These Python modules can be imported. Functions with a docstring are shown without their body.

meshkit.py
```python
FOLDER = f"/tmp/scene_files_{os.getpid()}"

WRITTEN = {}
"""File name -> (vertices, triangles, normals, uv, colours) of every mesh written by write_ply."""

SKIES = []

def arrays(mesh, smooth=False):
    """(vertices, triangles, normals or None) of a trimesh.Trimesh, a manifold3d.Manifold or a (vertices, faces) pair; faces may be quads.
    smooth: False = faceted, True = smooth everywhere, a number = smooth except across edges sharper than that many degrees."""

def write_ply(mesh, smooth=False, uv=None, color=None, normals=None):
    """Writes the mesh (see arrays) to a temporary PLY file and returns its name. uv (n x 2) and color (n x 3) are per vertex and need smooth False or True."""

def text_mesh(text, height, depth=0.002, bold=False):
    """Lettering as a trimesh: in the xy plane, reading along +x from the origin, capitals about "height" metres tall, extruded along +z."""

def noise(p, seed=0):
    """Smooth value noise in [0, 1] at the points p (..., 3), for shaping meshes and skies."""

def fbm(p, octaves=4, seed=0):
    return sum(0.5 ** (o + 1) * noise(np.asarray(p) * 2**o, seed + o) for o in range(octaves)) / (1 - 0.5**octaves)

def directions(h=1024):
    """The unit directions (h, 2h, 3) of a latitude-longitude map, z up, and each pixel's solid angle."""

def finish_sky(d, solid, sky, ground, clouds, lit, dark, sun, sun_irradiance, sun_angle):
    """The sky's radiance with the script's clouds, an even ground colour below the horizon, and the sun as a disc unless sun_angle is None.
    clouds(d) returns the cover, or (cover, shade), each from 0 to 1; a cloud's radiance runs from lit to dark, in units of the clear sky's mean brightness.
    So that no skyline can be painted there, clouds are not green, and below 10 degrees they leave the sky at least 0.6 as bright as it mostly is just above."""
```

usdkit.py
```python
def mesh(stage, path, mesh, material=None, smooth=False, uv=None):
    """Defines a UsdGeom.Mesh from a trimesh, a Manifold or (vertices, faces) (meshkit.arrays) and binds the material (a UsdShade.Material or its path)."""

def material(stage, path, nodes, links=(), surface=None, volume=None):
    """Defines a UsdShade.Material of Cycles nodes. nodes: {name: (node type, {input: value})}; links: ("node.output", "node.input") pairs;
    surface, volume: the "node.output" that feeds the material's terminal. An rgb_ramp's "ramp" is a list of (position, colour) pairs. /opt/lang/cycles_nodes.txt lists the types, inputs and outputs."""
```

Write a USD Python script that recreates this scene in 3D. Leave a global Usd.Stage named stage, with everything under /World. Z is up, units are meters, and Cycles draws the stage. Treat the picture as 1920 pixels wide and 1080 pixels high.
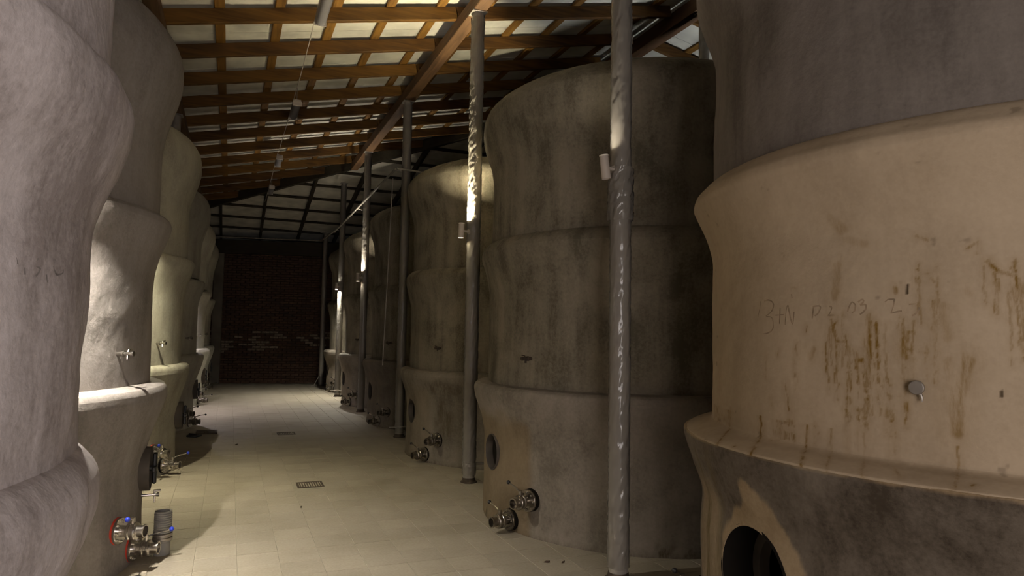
import math, random
import numpy as np, trimesh, manifold3d as m3
from pxr import Usd, UsdGeom, UsdLux, UsdShade, Sdf, Gf, Vt
import usdkit, meshkit

# ------------------------------------------------------------------ stage, camera, lights, exposure
stage = Usd.Stage.CreateInMemory()
UsdGeom.SetStageUpAxis(stage, UsdGeom.Tokens.z)
UsdGeom.SetStageMetersPerUnit(stage, 1.0)
UsdGeom.Xform.Define(stage, '/World')
stage.SetDefaultPrim(stage.GetPrimAtPath('/World'))
H = 1.6                                   # eye height: the plan below is in eye heights
F_PX = 1288.45
RIGHT = np.array([0.92536965, -0.37870248, 0.01659637])
UP = np.array([-0.03954298, -0.05289572, 0.99781681])
FWD = np.array([0.37699783, 0.92400567, 0.06392312])
cam = UsdGeom.Camera.Define(stage, '/World/camera')
cam.CreateHorizontalApertureAttr(36.0)
cam.CreateVerticalApertureAttr(20.25)
cam.CreateFocalLengthAttr(36.0 * F_PX / 1920)
cam.CreateClippingRangeAttr(Gf.Vec2f(0.05, 200))
EXPOSURE = 0.0
cam.CreateExposureAttr(EXPOSURE)
cm = Gf.Matrix4d(*RIGHT, 0, *UP, 0, *(-FWD), 0, 0, 0, H, 1)
cam.AddTransformOp().Set(cm)

LAMP = 12000.0        # radiance of a lit wall-lamp disc
GATE = 8.2            # radiance of the daylight gate behind the camera
SKY = 0.005

dome = UsdLux.DomeLight.Define(stage, '/World/sky')
dome.CreateIntensityAttr(SKY)
dome.CreateColorAttr(Gf.Vec3f(0.8, 0.88, 1.0))
gate = UsdLux.RectLight.Define(stage, '/World/gate_daylight')     # daylight standing in the open gate of the front wall
gate.CreateWidthAttr(1.8)
gate.CreateHeightAttr(2.2)
gate.CreateIntensityAttr(GATE)
gate.CreateColorAttr(Gf.Vec3f(1.0, 0.9, 0.87))
gx = UsdGeom.Xformable(gate)
gx.AddTranslateOp().Set(Gf.Vec3d(0.65, -1.93, 1.5))
gx.AddRotateXYZOp().Set(Gf.Vec3f(90, 0, 0))
LIT_LAMPS = {  # name -> (up strength, down strength, colour)
    'R1': (0.10, 0.0, (1, .9, .72)), 'R2': (2.4, 0.02, (1, .88, .60)), 'R4': (0.8, 0.03, (1, .9, .74)), 'R5': (0.02, 1.5, (1, .95, .82)),
    'L1': (0.0, 2.1, (1, .93, .82)), 'L2': (0.0, 0.85, (1, .92, .66)), 'L4': (0.0, .8, (1, .90, .95)), 'RR': (0.9, 0.0, (.92, .96, 1))}

# ------------------------------------------------------------------ helpers
RNG = random.Random(7)
used = {}
def path_of(parent, name):
    base = f'{parent}/{name}'
    n = used.get(base, -1) + 1
    used[base] = n
    return base if n == 0 else f'{base}_{n:03d}'
def keys(p, **kw):
    for k, v in kw.items():
        if v: p.SetCustomDataByKey(k, v)
def thing(name, label, cat, loc=(0, 0, 0), rotz=0.0, group=None, kind=None):
    x = UsdGeom.Xform.Define(stage, path_of('/World', name))
    x.AddTranslateOp().Set(Gf.Vec3d(*[float(c) for c in loc]))
    if rotz: x.AddRotateZOp().Set(float(rotz))
    keys(x.GetPrim(), label=label, category=cat, group=group, kind=kind)
    return str(x.GetPath())
def mesh(parent, name, m, mat, smooth=False, masks=None, label=None, cat=None, kind=None, group=None, hold=False):
    """One Mesh prim. masks: {primvar: function of the vertices}. parent '/World' makes it top-level."""
    p = path_of(parent, name)
    if masks:
        v, f, n = meshkit.arrays(m, smooth)
        um = usdkit.mesh(stage, p, (v, f), mat, False)
        um.CreateNormalsAttr(Vt.Vec3fArray.FromNumpy(n.astype(np.float32))); um.SetNormalsInterpolation('vertex')
        for k, fn in masks.items():
            UsdGeom.PrimvarsAPI(um).CreatePrimvar(k, Sdf.ValueTypeNames.FloatArray, 'vertex').Set(Vt.FloatArray.FromNumpy(np.clip(fn(v), 0, 1).astype(np.float32)))
    else:
        um = usdkit.mesh(stage, p, m, mat, smooth)
    keys(um.GetPrim(), label=label, category=cat, kind=kind, group=group)
    return p
def box(sx, sy, sz, c=(0, 0, 0)):
    b = trimesh.creation.box([sx, sy, sz]); b.apply_translation(c); return b
def bevel_box(sx, sy, sz, c=(0, 0, 0), b=0.004):
    x, y, z = sx / 2, sy / 2, sz / 2
    pts = [(i * (x - b * (a != 0)), j * (y - b * (a != 1)), k * (z - b * (a != 2))) for i in (-1, 1) for j in (-1, 1) for k in (-1, 1) for a in range(3)]
    h = trimesh.convex.convex_hull(np.array(pts)); h.apply_translation(c); return h
def beam(p, q, w, h, up=(0, 0, 1), b=0.006):
    """A squared timber from p to q (centre line); w across, h along up."""
    p, q = np.array(p, float), np.array(q, float); d = q - p; L = np.linalg.norm(d); d /= L
    s = np.cross(d, up); s /= np.linalg.norm(s); u = np.cross(s, d)
    m = bevel_box(L, w, h, b=b)
    T = np.eye(4); T[:3, 0], T[:3, 1], T[:3, 2], T[:3, 3] = d, s, u, (p + q) / 2
    if np.linalg.det(T[:3, :3]) < 0: T[:3, 1] *= -1
    m.apply_transform(T); return m
def tube(pts, r, n=10, caps=True):
    p = np.asarray(pts, float); t = np.gradient(p, axis=0); t /= np.linalg.norm(t, axis=1, keepdims=True)
    ref = np.array([0, 0, 1.0]) if abs(t[0][2]) < 0.9 else np.array([1.0, 0, 0])
    rr = np.broadcast_to(r, (len(p),)); V = []
    for i in range(len(p)):
        a = np.cross(t[i], ref); a /= np.linalg.norm(a); b = np.cross(t[i], a)
        an = np.arange(n) * 2 * np.pi / n
        V.append(p[i] + rr[i] * (np.cos(an)[:, None] * a + np.sin(an)[:, None] * b))
    V = np.vstack(V); Fc = []
    for i in range(len(p) - 1):
        for j in range(n):
            k = (j + 1) % n; Fc += [(i * n + j, (i + 1) * n + k, i * n + k), (i * n + j, (i + 1) * n + j, (i + 1) * n + k)]
    if caps:
        a, b = len(V), len(V) + 1; V = np.vstack([V, p[0], p[-1]]); e = (len(p) - 1) * n
        for j in range(n):
            k = (j + 1) % n; Fc += [(a, j, k), (b, e + k, e + j)]
    m = trimesh.Trimesh(V, Fc, process=False); m.fix_normals(); return m
def lathe(prof, n=32, axis='z'):
    """Closed solid or shell from (r, z) pairs; ends at r = 0 close it."""
    m = trimesh.creation.revolve(np.array(prof, float), sections=n)
    if axis == 'x': m.apply_transform(trimesh.transformations.rotation_matrix(np.pi / 2, [0, 1, 0]))
    return m
def cat(*ms): return trimesh.util.concatenate([m for m in ms])
def moved(m, t=(0, 0, 0), rz=0.0, ry=0.0):
    m = m.copy()
    if ry: m.apply_transform(trimesh.transformations.rotation_matrix(ry, [0, 1, 0]))
    if rz: m.apply_transform(trimesh.transformations.rotation_matrix(rz, [0, 0, 1]))
    m.apply_translation(t); return m
def sstep(a, b, x):
    t = np.clip((x - a) / (b - a), 0, 1); return t * t * (3 - 2 * t)
def seg_dist(v, pts):
    """Distance of the points v to a polyline."""
    best = np.full(len(v), 9.0); pts = [np.array(p) for p in pts]
    if len(pts) == 1: return np.linalg.norm(v - pts[0], axis=1)
    for a, b in zip(pts[:-1], pts[1:]):
        d = b - a; t = np.clip(((v - a) @ d) / (d @ d + 1e-12), 0, 1)
        best = np.minimum(best, np.linalg.norm(v - a - t[:, None] * d, axis=1))
    return best

# ------------------------------------------------------------------ materials
LOOKS = '/World/Looks'
UsdGeom.Scope.Define(stage, LOOKS)
def mat(name, nodes, links, surface='p.BSDF'):
    return usdkit.material(stage, f'{LOOKS}/{name}', nodes, links, surface)
def plain(name, col, rough=0.6, metal=0.0, var=0.15, scale=8.0, bump=0.0, bscale=40.0, **kw):
    c = np.array(col)
    n = {'g': ('geometry', {}), 'n': ('noise_texture', {'scale': scale, 'detail': 5.0}), 'r': ('rgb_ramp', {'ramp': [(0.3, tuple(c * (1 - var))), (0.7, tuple(c * (1 + var)))]}),
         'p': ('principled_bsdf', {'roughness': rough, 'metallic': metal, **kw})}
    l = [('g.position', 'n.vector'), ('n.fac', 'r.fac'), ('r.color', 'p.base_color')]
    if bump:
        n['n2'] = ('noise_texture', {'scale': bscale, 'detail': 6.0}); n['b'] = ('bump', {'strength': bump, 'distance': 0.004})
        l += [('g.position', 'n2.vector'), ('n2.fac', 'b.height'), ('b.normal', 'p.normal')]
    return mat(name, n, l)
def concrete(name, dark, light, streak=0.5, patch=None, stain=None, spot=None, rough=0.85, bump=0.35, scale=1.5, off=0.0, con=0.105):
    """Trowelled plaster: broad mottling, vertical run marks, fine grain; masks 'patch', 'stain', 'spot' come from the mesh."""
    n = {'g': ('geometry', {}),
         'ms': ('mapping', {'scale': (3.2, 3.2, 0.45), 'location': (off, 0, off)}), 's': ('noise_texture', {'scale': 1.6, 'detail': 6.0, 'roughness': 0.6}),
         'mm': ('mapping', {'location': (off, off * 2, 0)}), 'm': ('noise_texture', {'scale': scale, 'detail': 8.0, 'roughness': 0.62, 'distortion': 0.4}),
         'f': ('noise_texture', {'scale': 45.0, 'detail': 5.0, 'roughness': 0.7}),
         'a1': ('mix_float', {'fac': streak}), 'a2': ('mix_float', {'fac': 0.22}),
         'r': ('rgb_ramp', {'ramp': [(0.495 - con, dark), (0.49, tuple((np.array(dark) * .45 + np.array(light) * .55))), (0.495 + con, light)]}),
         'bn': ('noise_texture', {'scale': 16.0, 'detail': 8.0, 'roughness': 0.6}), 'b': ('bump', {'strength': bump, 'distance': 0.012}),
         'p': ('principled_bsdf', {'roughness': rough, 'specular_ior_level': 0.25})}
    l = [('g.position', 'ms.vector'), ('ms.vector', 's.vector'), ('g.position', 'mm.vector'), ('mm.vector', 'm.vector'), ('g.position', 'f.vector'),
         ('m.fac', 'a1.a'), ('s.fac', 'a1.b'), ('a1.result', 'a2.a'), ('f.fac', 'a2.b'), ('a2.result', 'r.fac'), ('g.position', 'bn.vector'), ('bn.fac', 'b.height'), ('b.normal', 'p.normal')]
    col = 'r.color'
    for key, colr in (('patch', patch), ('stain', stain), ('spot', spot)):
        if colr is None: continue
        n['at_' + key] = ('attribute', {'attribute': key})
        n['mx_' + key] = ('mix_color', {})
        if isinstance(colr, tuple) and np.ndim(colr[0]) == 1:        # two tones, mottled
            n['mr_' + key] = ('rgb_ramp', {'ramp': [(0.36, colr[0]), (0.62, colr[1])]})
            l += [('a2.result', f'mr_{key}.fac'), (f'mr_{key}.color', f'mx_{key}.b')]
        else:
            n['mx_' + key][1]['b'] = colr
        fac = f'at_{key}.fac'
        if key == 'stain':                                           # runs break up along the wall
            n['mst'] = ('mapping', {'scale': (26.0, 26.0, 5.0)}); n['nst'] = ('noise_texture', {'scale': 1.0, 'detail': 5.0, 'roughness': 0.7})
            n['rst'] = ('map_range', {'from_min': 0.40, 'from_max': 0.58, 'to_min': 0.28, 'to_max': 1.0, 'clamp': True}); n['ml'] = ('math', {'math_type': 'multiply'})
            l += [('g.position', 'mst.vector'), ('mst.vector', 'nst.vector'), ('nst.fac', 'rst.value'), (fac, 'ml.value1'), ('rst.result', 'ml.value2')]
            fac = 'ml.value'
        l += [(col, f'mx_{key}.a'), (fac, f'mx_{key}.fac')]
        col = f'mx_{key}.result'
    l.append((col, 'p.base_color'))
    return mat(name, n, l)
def wood(name, dark, light, axis, rough=0.7):
    sc = [14.0, 14.0, 14.0]; sc['xyz'.index(axis)] = 1.1
    n = {'g': ('geometry', {}), 'm': ('mapping', {'scale': tuple(sc)}), 'n': ('noise_texture', {'scale': 1.5, 'detail': 6.0, 'roughness': 0.6, 'distortion': 0.6}),
         'k': ('noise_texture', {'scale': 1.3, 'detail': 2.0}), 'a': ('mix_float', {'fac': 0.45}),
         'r': ('rgb_ramp', {'ramp': [(0.34, dark), (0.62, light)]}), 'b': ('bump', {'strength': 0.3, 'distance': 0.004}), 'p': ('principled_bsdf', {'roughness': rough, 'specular_ior_level': 0.3})}
    return mat(name, n, [('g.position', 'm.vector'), ('m.vector', 'n.vector'), ('g.position', 'k.vector'), ('n.fac', 'a.a'), ('k.fac', 'a.b'), ('a.result', 'r.fac'), ('r.color', 'p.base_color'), ('n.fac', 'b.height'), ('b.normal', 'p.normal')])

CREAM = ((.34, .262, .172), (.44, .348, .238))
M = {}
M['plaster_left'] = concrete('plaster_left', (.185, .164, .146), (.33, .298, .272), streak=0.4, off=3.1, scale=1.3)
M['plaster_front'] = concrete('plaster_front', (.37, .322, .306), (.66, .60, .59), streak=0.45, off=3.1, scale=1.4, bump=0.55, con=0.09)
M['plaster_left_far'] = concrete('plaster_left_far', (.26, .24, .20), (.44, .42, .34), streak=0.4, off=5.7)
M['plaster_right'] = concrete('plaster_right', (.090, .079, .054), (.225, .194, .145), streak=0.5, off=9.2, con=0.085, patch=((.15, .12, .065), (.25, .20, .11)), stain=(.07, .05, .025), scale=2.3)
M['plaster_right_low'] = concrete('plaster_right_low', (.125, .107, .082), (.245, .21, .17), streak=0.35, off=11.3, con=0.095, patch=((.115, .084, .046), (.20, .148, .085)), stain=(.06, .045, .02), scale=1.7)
M['plaster_grey'] = concrete('plaster_grey', (.105, .088, .074), (.20, .172, .146), streak=0.6, off=14.0)
M['plaster_stained'] = concrete('plaster_stained', (.05, .037, .024), (.165, .135, .102), streak=0.35, off=2.2, patch=((.20, .135, .07), (.36, .275, .17)), stain=(.10, .07, .02), scale=2.2, bump=0.5)
M['cream_paint'] = concrete('cream_paint', CREAM[0], CREAM[1], streak=0.35, off=6.6, stain=(.165, .088, .007), spot=(.05, .03, .012), bump=0.22, rough=0.75)
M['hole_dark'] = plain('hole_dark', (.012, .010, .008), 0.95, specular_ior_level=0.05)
M['steel_aged'] = plain('steel_aged', (.30, .27, .23), 0.3, 1.0, var=0.2)
M['neck_iron'] = plain('neck_iron', (.075, .062, .048), 0.75, 0.0, var=0.3)
M['steel'] = plain('steel', (.60, .57, .53), 0.22, 1.0, var=0.1)
M['steel_dull'] = plain('steel_dull', (.36, .33, .29), 0.5, 0.9, var=0.2)
M['galvanised'] = plain('galvanised', (.27, .245, .21), 0.5, 0.0, var=0.18, scale=14, bump=0.15)
M['red_rubber'] = plain('red_rubber', (.55, .05, .025), 0.6)
M['black_plastic'] = plain('black_plastic', (.012, .012, .012), 0.45)
M['blue_plastic'] = plain('blue_plastic', (.02, .04, .42), 0.35)
M['grey_rubber'] = plain('grey_rubber', (.27, .26, .24), 0.65, bump=0.2)
M['lamp_body'] = plain('lamp_body', (.46, .40, .34), 0.55, var=0.05)
M['lamp_lip'] = plain('lamp_lip', (.82, .78, .66), 0.4, var=0.03)
M['cable_black'] = plain('cable_black', (.015, .014, .013), 0.6)
M['pencil'] = plain('pencil', (.25, .18, .11), 0.8, var=0.35, scale=30)
M['pencil_grey'] = plain('pencil_grey', (.26, .235, .22), 0.8, var=0.4, scale=30)
M['rusty_iron'] = plain('rusty_iron', (.075, .055, .038), 0.7, 0.3, var=0.4, scale=20, bump=0.3)
M['dry_leaf'] = plain('dry_leaf', (.05, .028, .015), 0.8)
M['wood_x'] = wood('wood_x', (.040, .017, .003), (.155, .072, .010), 'x')
M['wood_x2'] = wood('wood_x2', (.034, .014, .003), (.125, .056, .009), 'x')
M['wood_y'] = wood('wood_y', (.085, .037, .006), (.24, .118, .020), 'y')
M['wood_beam'] = wood('wood_beam', (.055, .028, .013), (.145, .078, .034), 'y')
M['wood_ridge'] = wood('wood_ridge', (.04, .02, .009), (.10, .05, .022), 'y')
M['wood_dark'] = wood('wood_dark', (.02, .016, .010), (.045, .034, .02), 'x')
M['roof_sheet'] = plain('roof_sheet', (.56, .54, .46), 0.8, var=0.2, scale=2.5)
M['roof_sheet2'] = plain('roof_sheet2', (.60, .57, .48), 0.8, var=0.22, scale=3.5)
M['plaster_wall'] = plain('plaster_wall', (.16, .14, .11), 0.9, var=0.3, scale=2)
M['mortar'] = plain('mortar', (.06, .045, .032), 0.95, var=0.4, scale=9)
for i, c in enumerate([(.085, .045, .028), (.07, .038, .025), (.10, .056, .035), (.06, .036, .025)]): M[f'brick{i}'] = plain(f'brick{i}', c, 0.9, var=0.35, scale=14, bump=0.4)
M['brick_lime'] = plain('brick_lime', (.24, .19, .14), 0.9, var=0.5, scale=16, bump=0.4)
M['grout'] = plain('grout', (.30, .27, .21), 0.9, var=0.15, scale=6)
for i, k in enumerate((1.0, .95, 1.05, .98)):
    c = np.array((.32, .282, .222)) * k
    M[f'tile{i}'] = mat(f'tile{i}', {'g': ('geometry', {}), 'n': ('noise_texture', {'scale': 0.9, 'detail': 6.0, 'roughness': 0.65}), 'n2': ('noise_texture', {'scale': 60.0, 'detail': 3.0}), 'a': ('mix_float', {'fac': 0.3}),
        'r': ('rgb_ramp', {'ramp': [(0.33, tuple(c * (.78, .76, .70))), (0.62, tuple(c * 1.12))]}), 'b': ('bump', {'strength': 0.12, 'distance': 0.002}), 'p': ('principled_bsdf', {'roughness': 0.62, 'specular_ior_level': 0.35})},
        [('g.position', 'n.vector'), ('g.position', 'n2.vector'), ('n.fac', 'a.a'), ('n2.fac', 'a.b'), ('a.result', 'r.fac'), ('r.color', 'p.base_color'), ('n2.fac', 'b.height'), ('b.normal', 'p.normal')])
def film_material(name, see, white):
    return mat(name, {'t': ('transparent_bsdf', {'color': (.95, .95, .93)}), 'd': ('diffuse_bsdf', {'color': white}), 'tl': ('translucent_bsdf', {'color': white}), 's': ('glossy_bsdf', {'color': (.9, .9, .9), 'roughness': 0.18}),
        'fr': ('fresnel', {'IOR': 1.45}), 'dm': ('mix_closure', {'fac': 0.5}), 'm1': ('mix_closure', {'fac': 1 - see}), 'm2': ('mix_closure', {})},
        [('d.BSDF', 'dm.closure1'), ('tl.BSDF', 'dm.closure2'), ('t.BSDF', 'm1.closure1'), ('dm.closure', 'm1.closure2'), ('fr.fac', 'm2.fac'), ('m1.closure', 'm2.closure1'), ('s.BSDF', 'm2.closure2')], 'm2.closure')
M['film'] = film_material('film', 0.56, (.54, .50, .44))
M['cover'] = film_material('cover', 0.35, (.55, .53, .55))
def glow(name, col, strength):
    return mat(name, {'e': ('emission', {'color': col, 'strength': strength})}, [], 'e.emission')

# ------------------------------------------------------------------ plan (eye heights, times H below)
def hz(z): return (z + 1) * H
XR = [2.2578, 2.2404, 2.2848, 2.3302, 2.348, 2.398]; YR = [1.437, 3.47, 5.47, 7.47, 9.47, 11.47]     # right tank row
XL = [-1.1898, -1.2449, -1.2338, -1.2279, -1.2221, -1.2092]; YL = [1.55, 3.53, 5.565, 7.8, 10.0, 12.1]   # left tank row
XC = 1.5057; YC = [2.491, 4.397, 6.431, 8.5, 10.479, 12.493]                                               # right posts
R0 = 0.915
tanks_xy = [(x * H, y * H) for x, y in zip(XR, YR)] + [(x * H, y * H) for x, y in zip(XL, YL)]

# ------------------------------------------------------------------ floor
X0, X1, Y0, Y1 = -2.6 * H, 9.3 * H, -1.25 * H, 14.3 * H
floor = mesh('/World', 'floor', box(X1 - X0, Y1 - Y0, 0.2, ((X0 + X1) / 2, (Y0 + Y1) / 2, -0.1025)), M['grout'], kind='structure', label='pale beige tiled aisle floor between the two rows of tanks')
TW, TX, TY = 0.272, 0.106, 5.568
DRAINS = [(0.685 + .136, 7.42, 'square slotted floor drain in the aisle, nearest the camera'), (0.85, 11.09, 'small slotted floor drain farther down the middle of the aisle')]
spots = []
for i in range(-6, 14):
    for j in range(-16, 70):
        cx, cy = TX + (i + .5) * TW, TY + (j + .5) * TW
        if min(math.hypot(cx - a, cy - b) for a, b in tanks_xy) < R0 * H - 0.16: continue
        if cy > 13.05 * H: continue
        if any(abs(cx - dx) < TW / 2 and abs(cy - dy) < TW / 2 for dx, dy, _ in DRAINS): continue
        v = np.array([cx, cy, -H]); zc = v @ FWD; u, w = (v @ RIGHT) / zc if zc > 0 else 9, (v @ UP) / zc if zc > 0 else 9
        seen = zc > 0.5 and abs(u) * F_PX < 1000 and abs(w) * F_PX < 580
        spots.append((not seen, math.hypot(cx, cy), cx, cy))
spots.sort()
r = random.Random(3)
rest = []
def tile_mesh(cx, cy):
    g = 0.0035; t = bevel_box(TW - g, TW - g, 0.012, b=0.0015)
    t.apply_transform(trimesh.transformations.euler_matrix(r.uniform(-.0012, .0012), r.uniform(-.0012, .0012), r.uniform(-.003, .003)))
    t.apply_translation((cx, cy, -0.0055 + r.uniform(-.0006, .0006))); return t
for k, (hid, d, cx, cy) in enumerate(spots):
    if k < 290 and not hid: mesh(floor, 'tile', tile_mesh(cx, cy), M[f'tile{r.randrange(4)}'])
    else: rest.append(tile_mesh(cx, cy))
mesh(floor, 'far_tiles', cat(*rest), M['tile0'], kind='stuff')

# ------------------------------------------------------------------ walls
WZ = 1.34
def yw(x): return 13.45 - 0.20 * (x + 0.3)            # the end wall stands slightly askew
wang = math.degrees(math.atan(-0.20))
wb = UsdGeom.Xform.Define(stage, path_of('/World', 'wall_back')); wb.AddTranslateOp().Set(Gf.Vec3d(0.6 * H, yw(0.6) * H, 0)); wb.AddRotateZOp().Set(wang)
keys(wb.GetPrim(), kind='structure', label='dark old brick end wall at the far end of the aisle'); wb = str(wb.GetPath())
mesh(wb, 'mortar_bed', box(20, 0.2, hz(WZ), (3.5, 0.115, hz(WZ) / 2)), M['mortar'])
r = random.Random(11); bricks = []
BW, BH = 0.245, 0.072
for row in range(int(hz(WZ) / BH)):
    for col in range(-16, 18):
        x = (col + 0.5 * (row % 2)) * BW; z = (row + .5) * BH
        if not -1.9 < x < 2.6: continue
        wx = x + 0.6 * H
        vis = -0.55 * H < wx < 1.62 * H
        low = 0.85 < z < 1.55
        bricks.append((not vis, 0 if 0.5 < z < 2.6 else 1, r.random(), x, z, low))
bricks.sort()
def brick_mesh(x, z, low):
    d = r.uniform(-.012, .004) - (r.choice([0, 0, .02]) if low else 0)
    m = bevel_box(BW - .014 + r.uniform(-.006, .002), 0.09, BH - .013 + r.uniform(-.004, .002), b=.004)
    m.apply_translation((x + r.uniform(-.003, .003), -.03 - d, z)); return m
rb = []; rl = []
for k, (hid, q, _, x, z, low) in enumerate(bricks):
    lime = low and r.random() < (0.42 if 0.95 < z < 1.5 else .12) * (1.5 if meshkit.noise(np.array([x * 2.7 + 9, 0, z * 4.5])) > .45 else .2)
    mt = M['brick_lime'] if lime else M[f'brick{r.randrange(4)}']
    if k < 296 and not hid: mesh(wb, 'brick', brick_mesh(x, z, low), mt)
    else: (rl if lime else rb).append(brick_mesh(x, z, low))
mesh(wb, 'other_bricks', cat(*rb), M['brick0'], kind='stuff')
if rl: mesh(wb, 'limewashed_bricks', cat(*rl), M['brick_lime'], kind='stuff')
mesh(wb, 'pilaster', bevel_box(0.26, 0.10, hz(WZ), (-1.33, -0.10, hz(WZ) / 2), b=.01), M['plaster_wall'])
mesh('/World', 'wall_left', box(0.2, Y1 - Y0, hz(1.50), (X0 - .1, (Y0 + Y1) / 2, hz(1.50) / 2)), M['plaster_wall'], kind='structure', label='plain plastered side wall behind the left tanks')
mesh('/World', 'wall_right', box(0.2, Y1 - Y0, hz(1.50), (X1 + .1, (Y0 + Y1) / 2, hz(1.50) / 2)), M['plaster_wall'], kind='structure', label='plain plastered side wall beyond the right tanks')
yf = Y0 + .02
wf = cat(box(-.3 - X0, .2, 3.9, ((X0 - .3) / 2, yf - .1, 1.95)), box(X1 - 1.6, .2, 3.9, ((X1 + 1.6) / 2, yf - .1, 1.95)), box(1.9, .2, 1.25, (.65, yf - .1, 3.275)), box(1.9, .2, .35, (.65, yf - .1, .175)))
mesh('/World', 'wall_front', wf, M['plaster_wall'], kind='structure', label='plastered wall with an open gate behind the camera')

# ------------------------------------------------------------------ roof
SL, ZB = 0.2048, 2.31
XRIDGE = 3.45
HIPZ, HIPY, HS = 1.62, 13.35, 0.195
def z_left(x): return ZB + SL * (x - XC)               # underside of the rafters, in eye heights
ZR = z_left(XRIDGE)
def z_right(x): return ZR - SL * (x - XRIDGE)
def z_hip(y): return HIPZ + HS * (HIPY - y)
def x_hip(y): return XC + (z_hip(y) - ZB) / SL         # where the left slope meets the hip
ceiling = UsdGeom.Xform.Define(stage, path_of('/World', 'ceiling')); keys(ceiling.GetPrim(), kind='structure', label='pitched timber roof with rafters, boards and pale roof sheets'); ceiling = str(ceiling.GetPath())
RS, RY0 = 0.5971, 4.7633
RH, RW = 0.155, 0.062
r = random.Random(5)
def P3(x, y, z, up=0.0): return (x * H, y * H, hz(z) + up)
XE = -2.6; XE2 = 9.3
for k in range(-12, 16):
    y = RY0 + k * RS
    if y > 13.2: break
    if y < -1.15: continue
    xh = min(x_hip(y), XRIDGE)
    mw = lambda: M['wood_x'] if r.random() < .6 else M['wood_x2']
    lap = 0.035 / H
    if xh > XC + .2:
        mesh(ceiling, 'rafter', beam(P3(XE, y, z_left(XE), RH / 2), P3(XC - .045, y, z_left(XC - .045), RH / 2), RW, RH), mw())
        yo = y + r.choice([0, 0, 1]) * .0
        x1 = min(xh, XRIDGE - .10)
        mesh(ceiling, 'rafter', beam(P3(XC - .04, yo, z_left(XC - .04), RH / 2), P3(x1, yo, z_left(x1), RH / 2), RW, RH), mw())
        if xh >= XRIDGE:
            mesh(ceiling, 'rafter', beam(P3(XRIDGE + .08, y, z_right(XRIDGE + .08), RH / 2), P3(XE2, y, z_right(XE2), RH / 2), RW, RH), mw())
    elif xh > XE:
        mesh(ceiling, 'rafter', beam(P3(XE, y, z_left(XE), RH / 2), P3(xh, y, z_left(xh), RH / 2), RW, RH), mw())
# boards across the rafters
BS = 0.3717; BT = 0.04
def y_end_left(x): return HIPY - (z_left(x) - HIPZ) / HS
for i in range(16):
    x = XC + 0.205 + (i - 10) * BS
    if not XE < x < XRIDGE: continue
    ye = min(y_end_left(x), 13.2)
    mesh(ceiling, 'board', beam(P3(x, -1.22, z_left(x), RH + BT / 2), P3(x, ye, z_left(x), RH + BT / 2), 0.105, BT, up=(-SL, 0, 1)), M['wood_y'])
apex_y = HIPY - (ZR - HIPZ) / HS
for i in range(16):
    x = XRIDGE + .14 + i * BS
    if x > XE2: break
    ye = min(HIPY - (z_right(x) - HIPZ) / HS, 13.2)
    mesh(ceiling, 'board', beam(P3(x, -1.22, z_right(x), RH + BT / 2), P3(x, ye, z_right(x), RH + BT / 2), 0.105, BT, up=(SL, 0, 1)), M['wood_y'])
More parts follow.
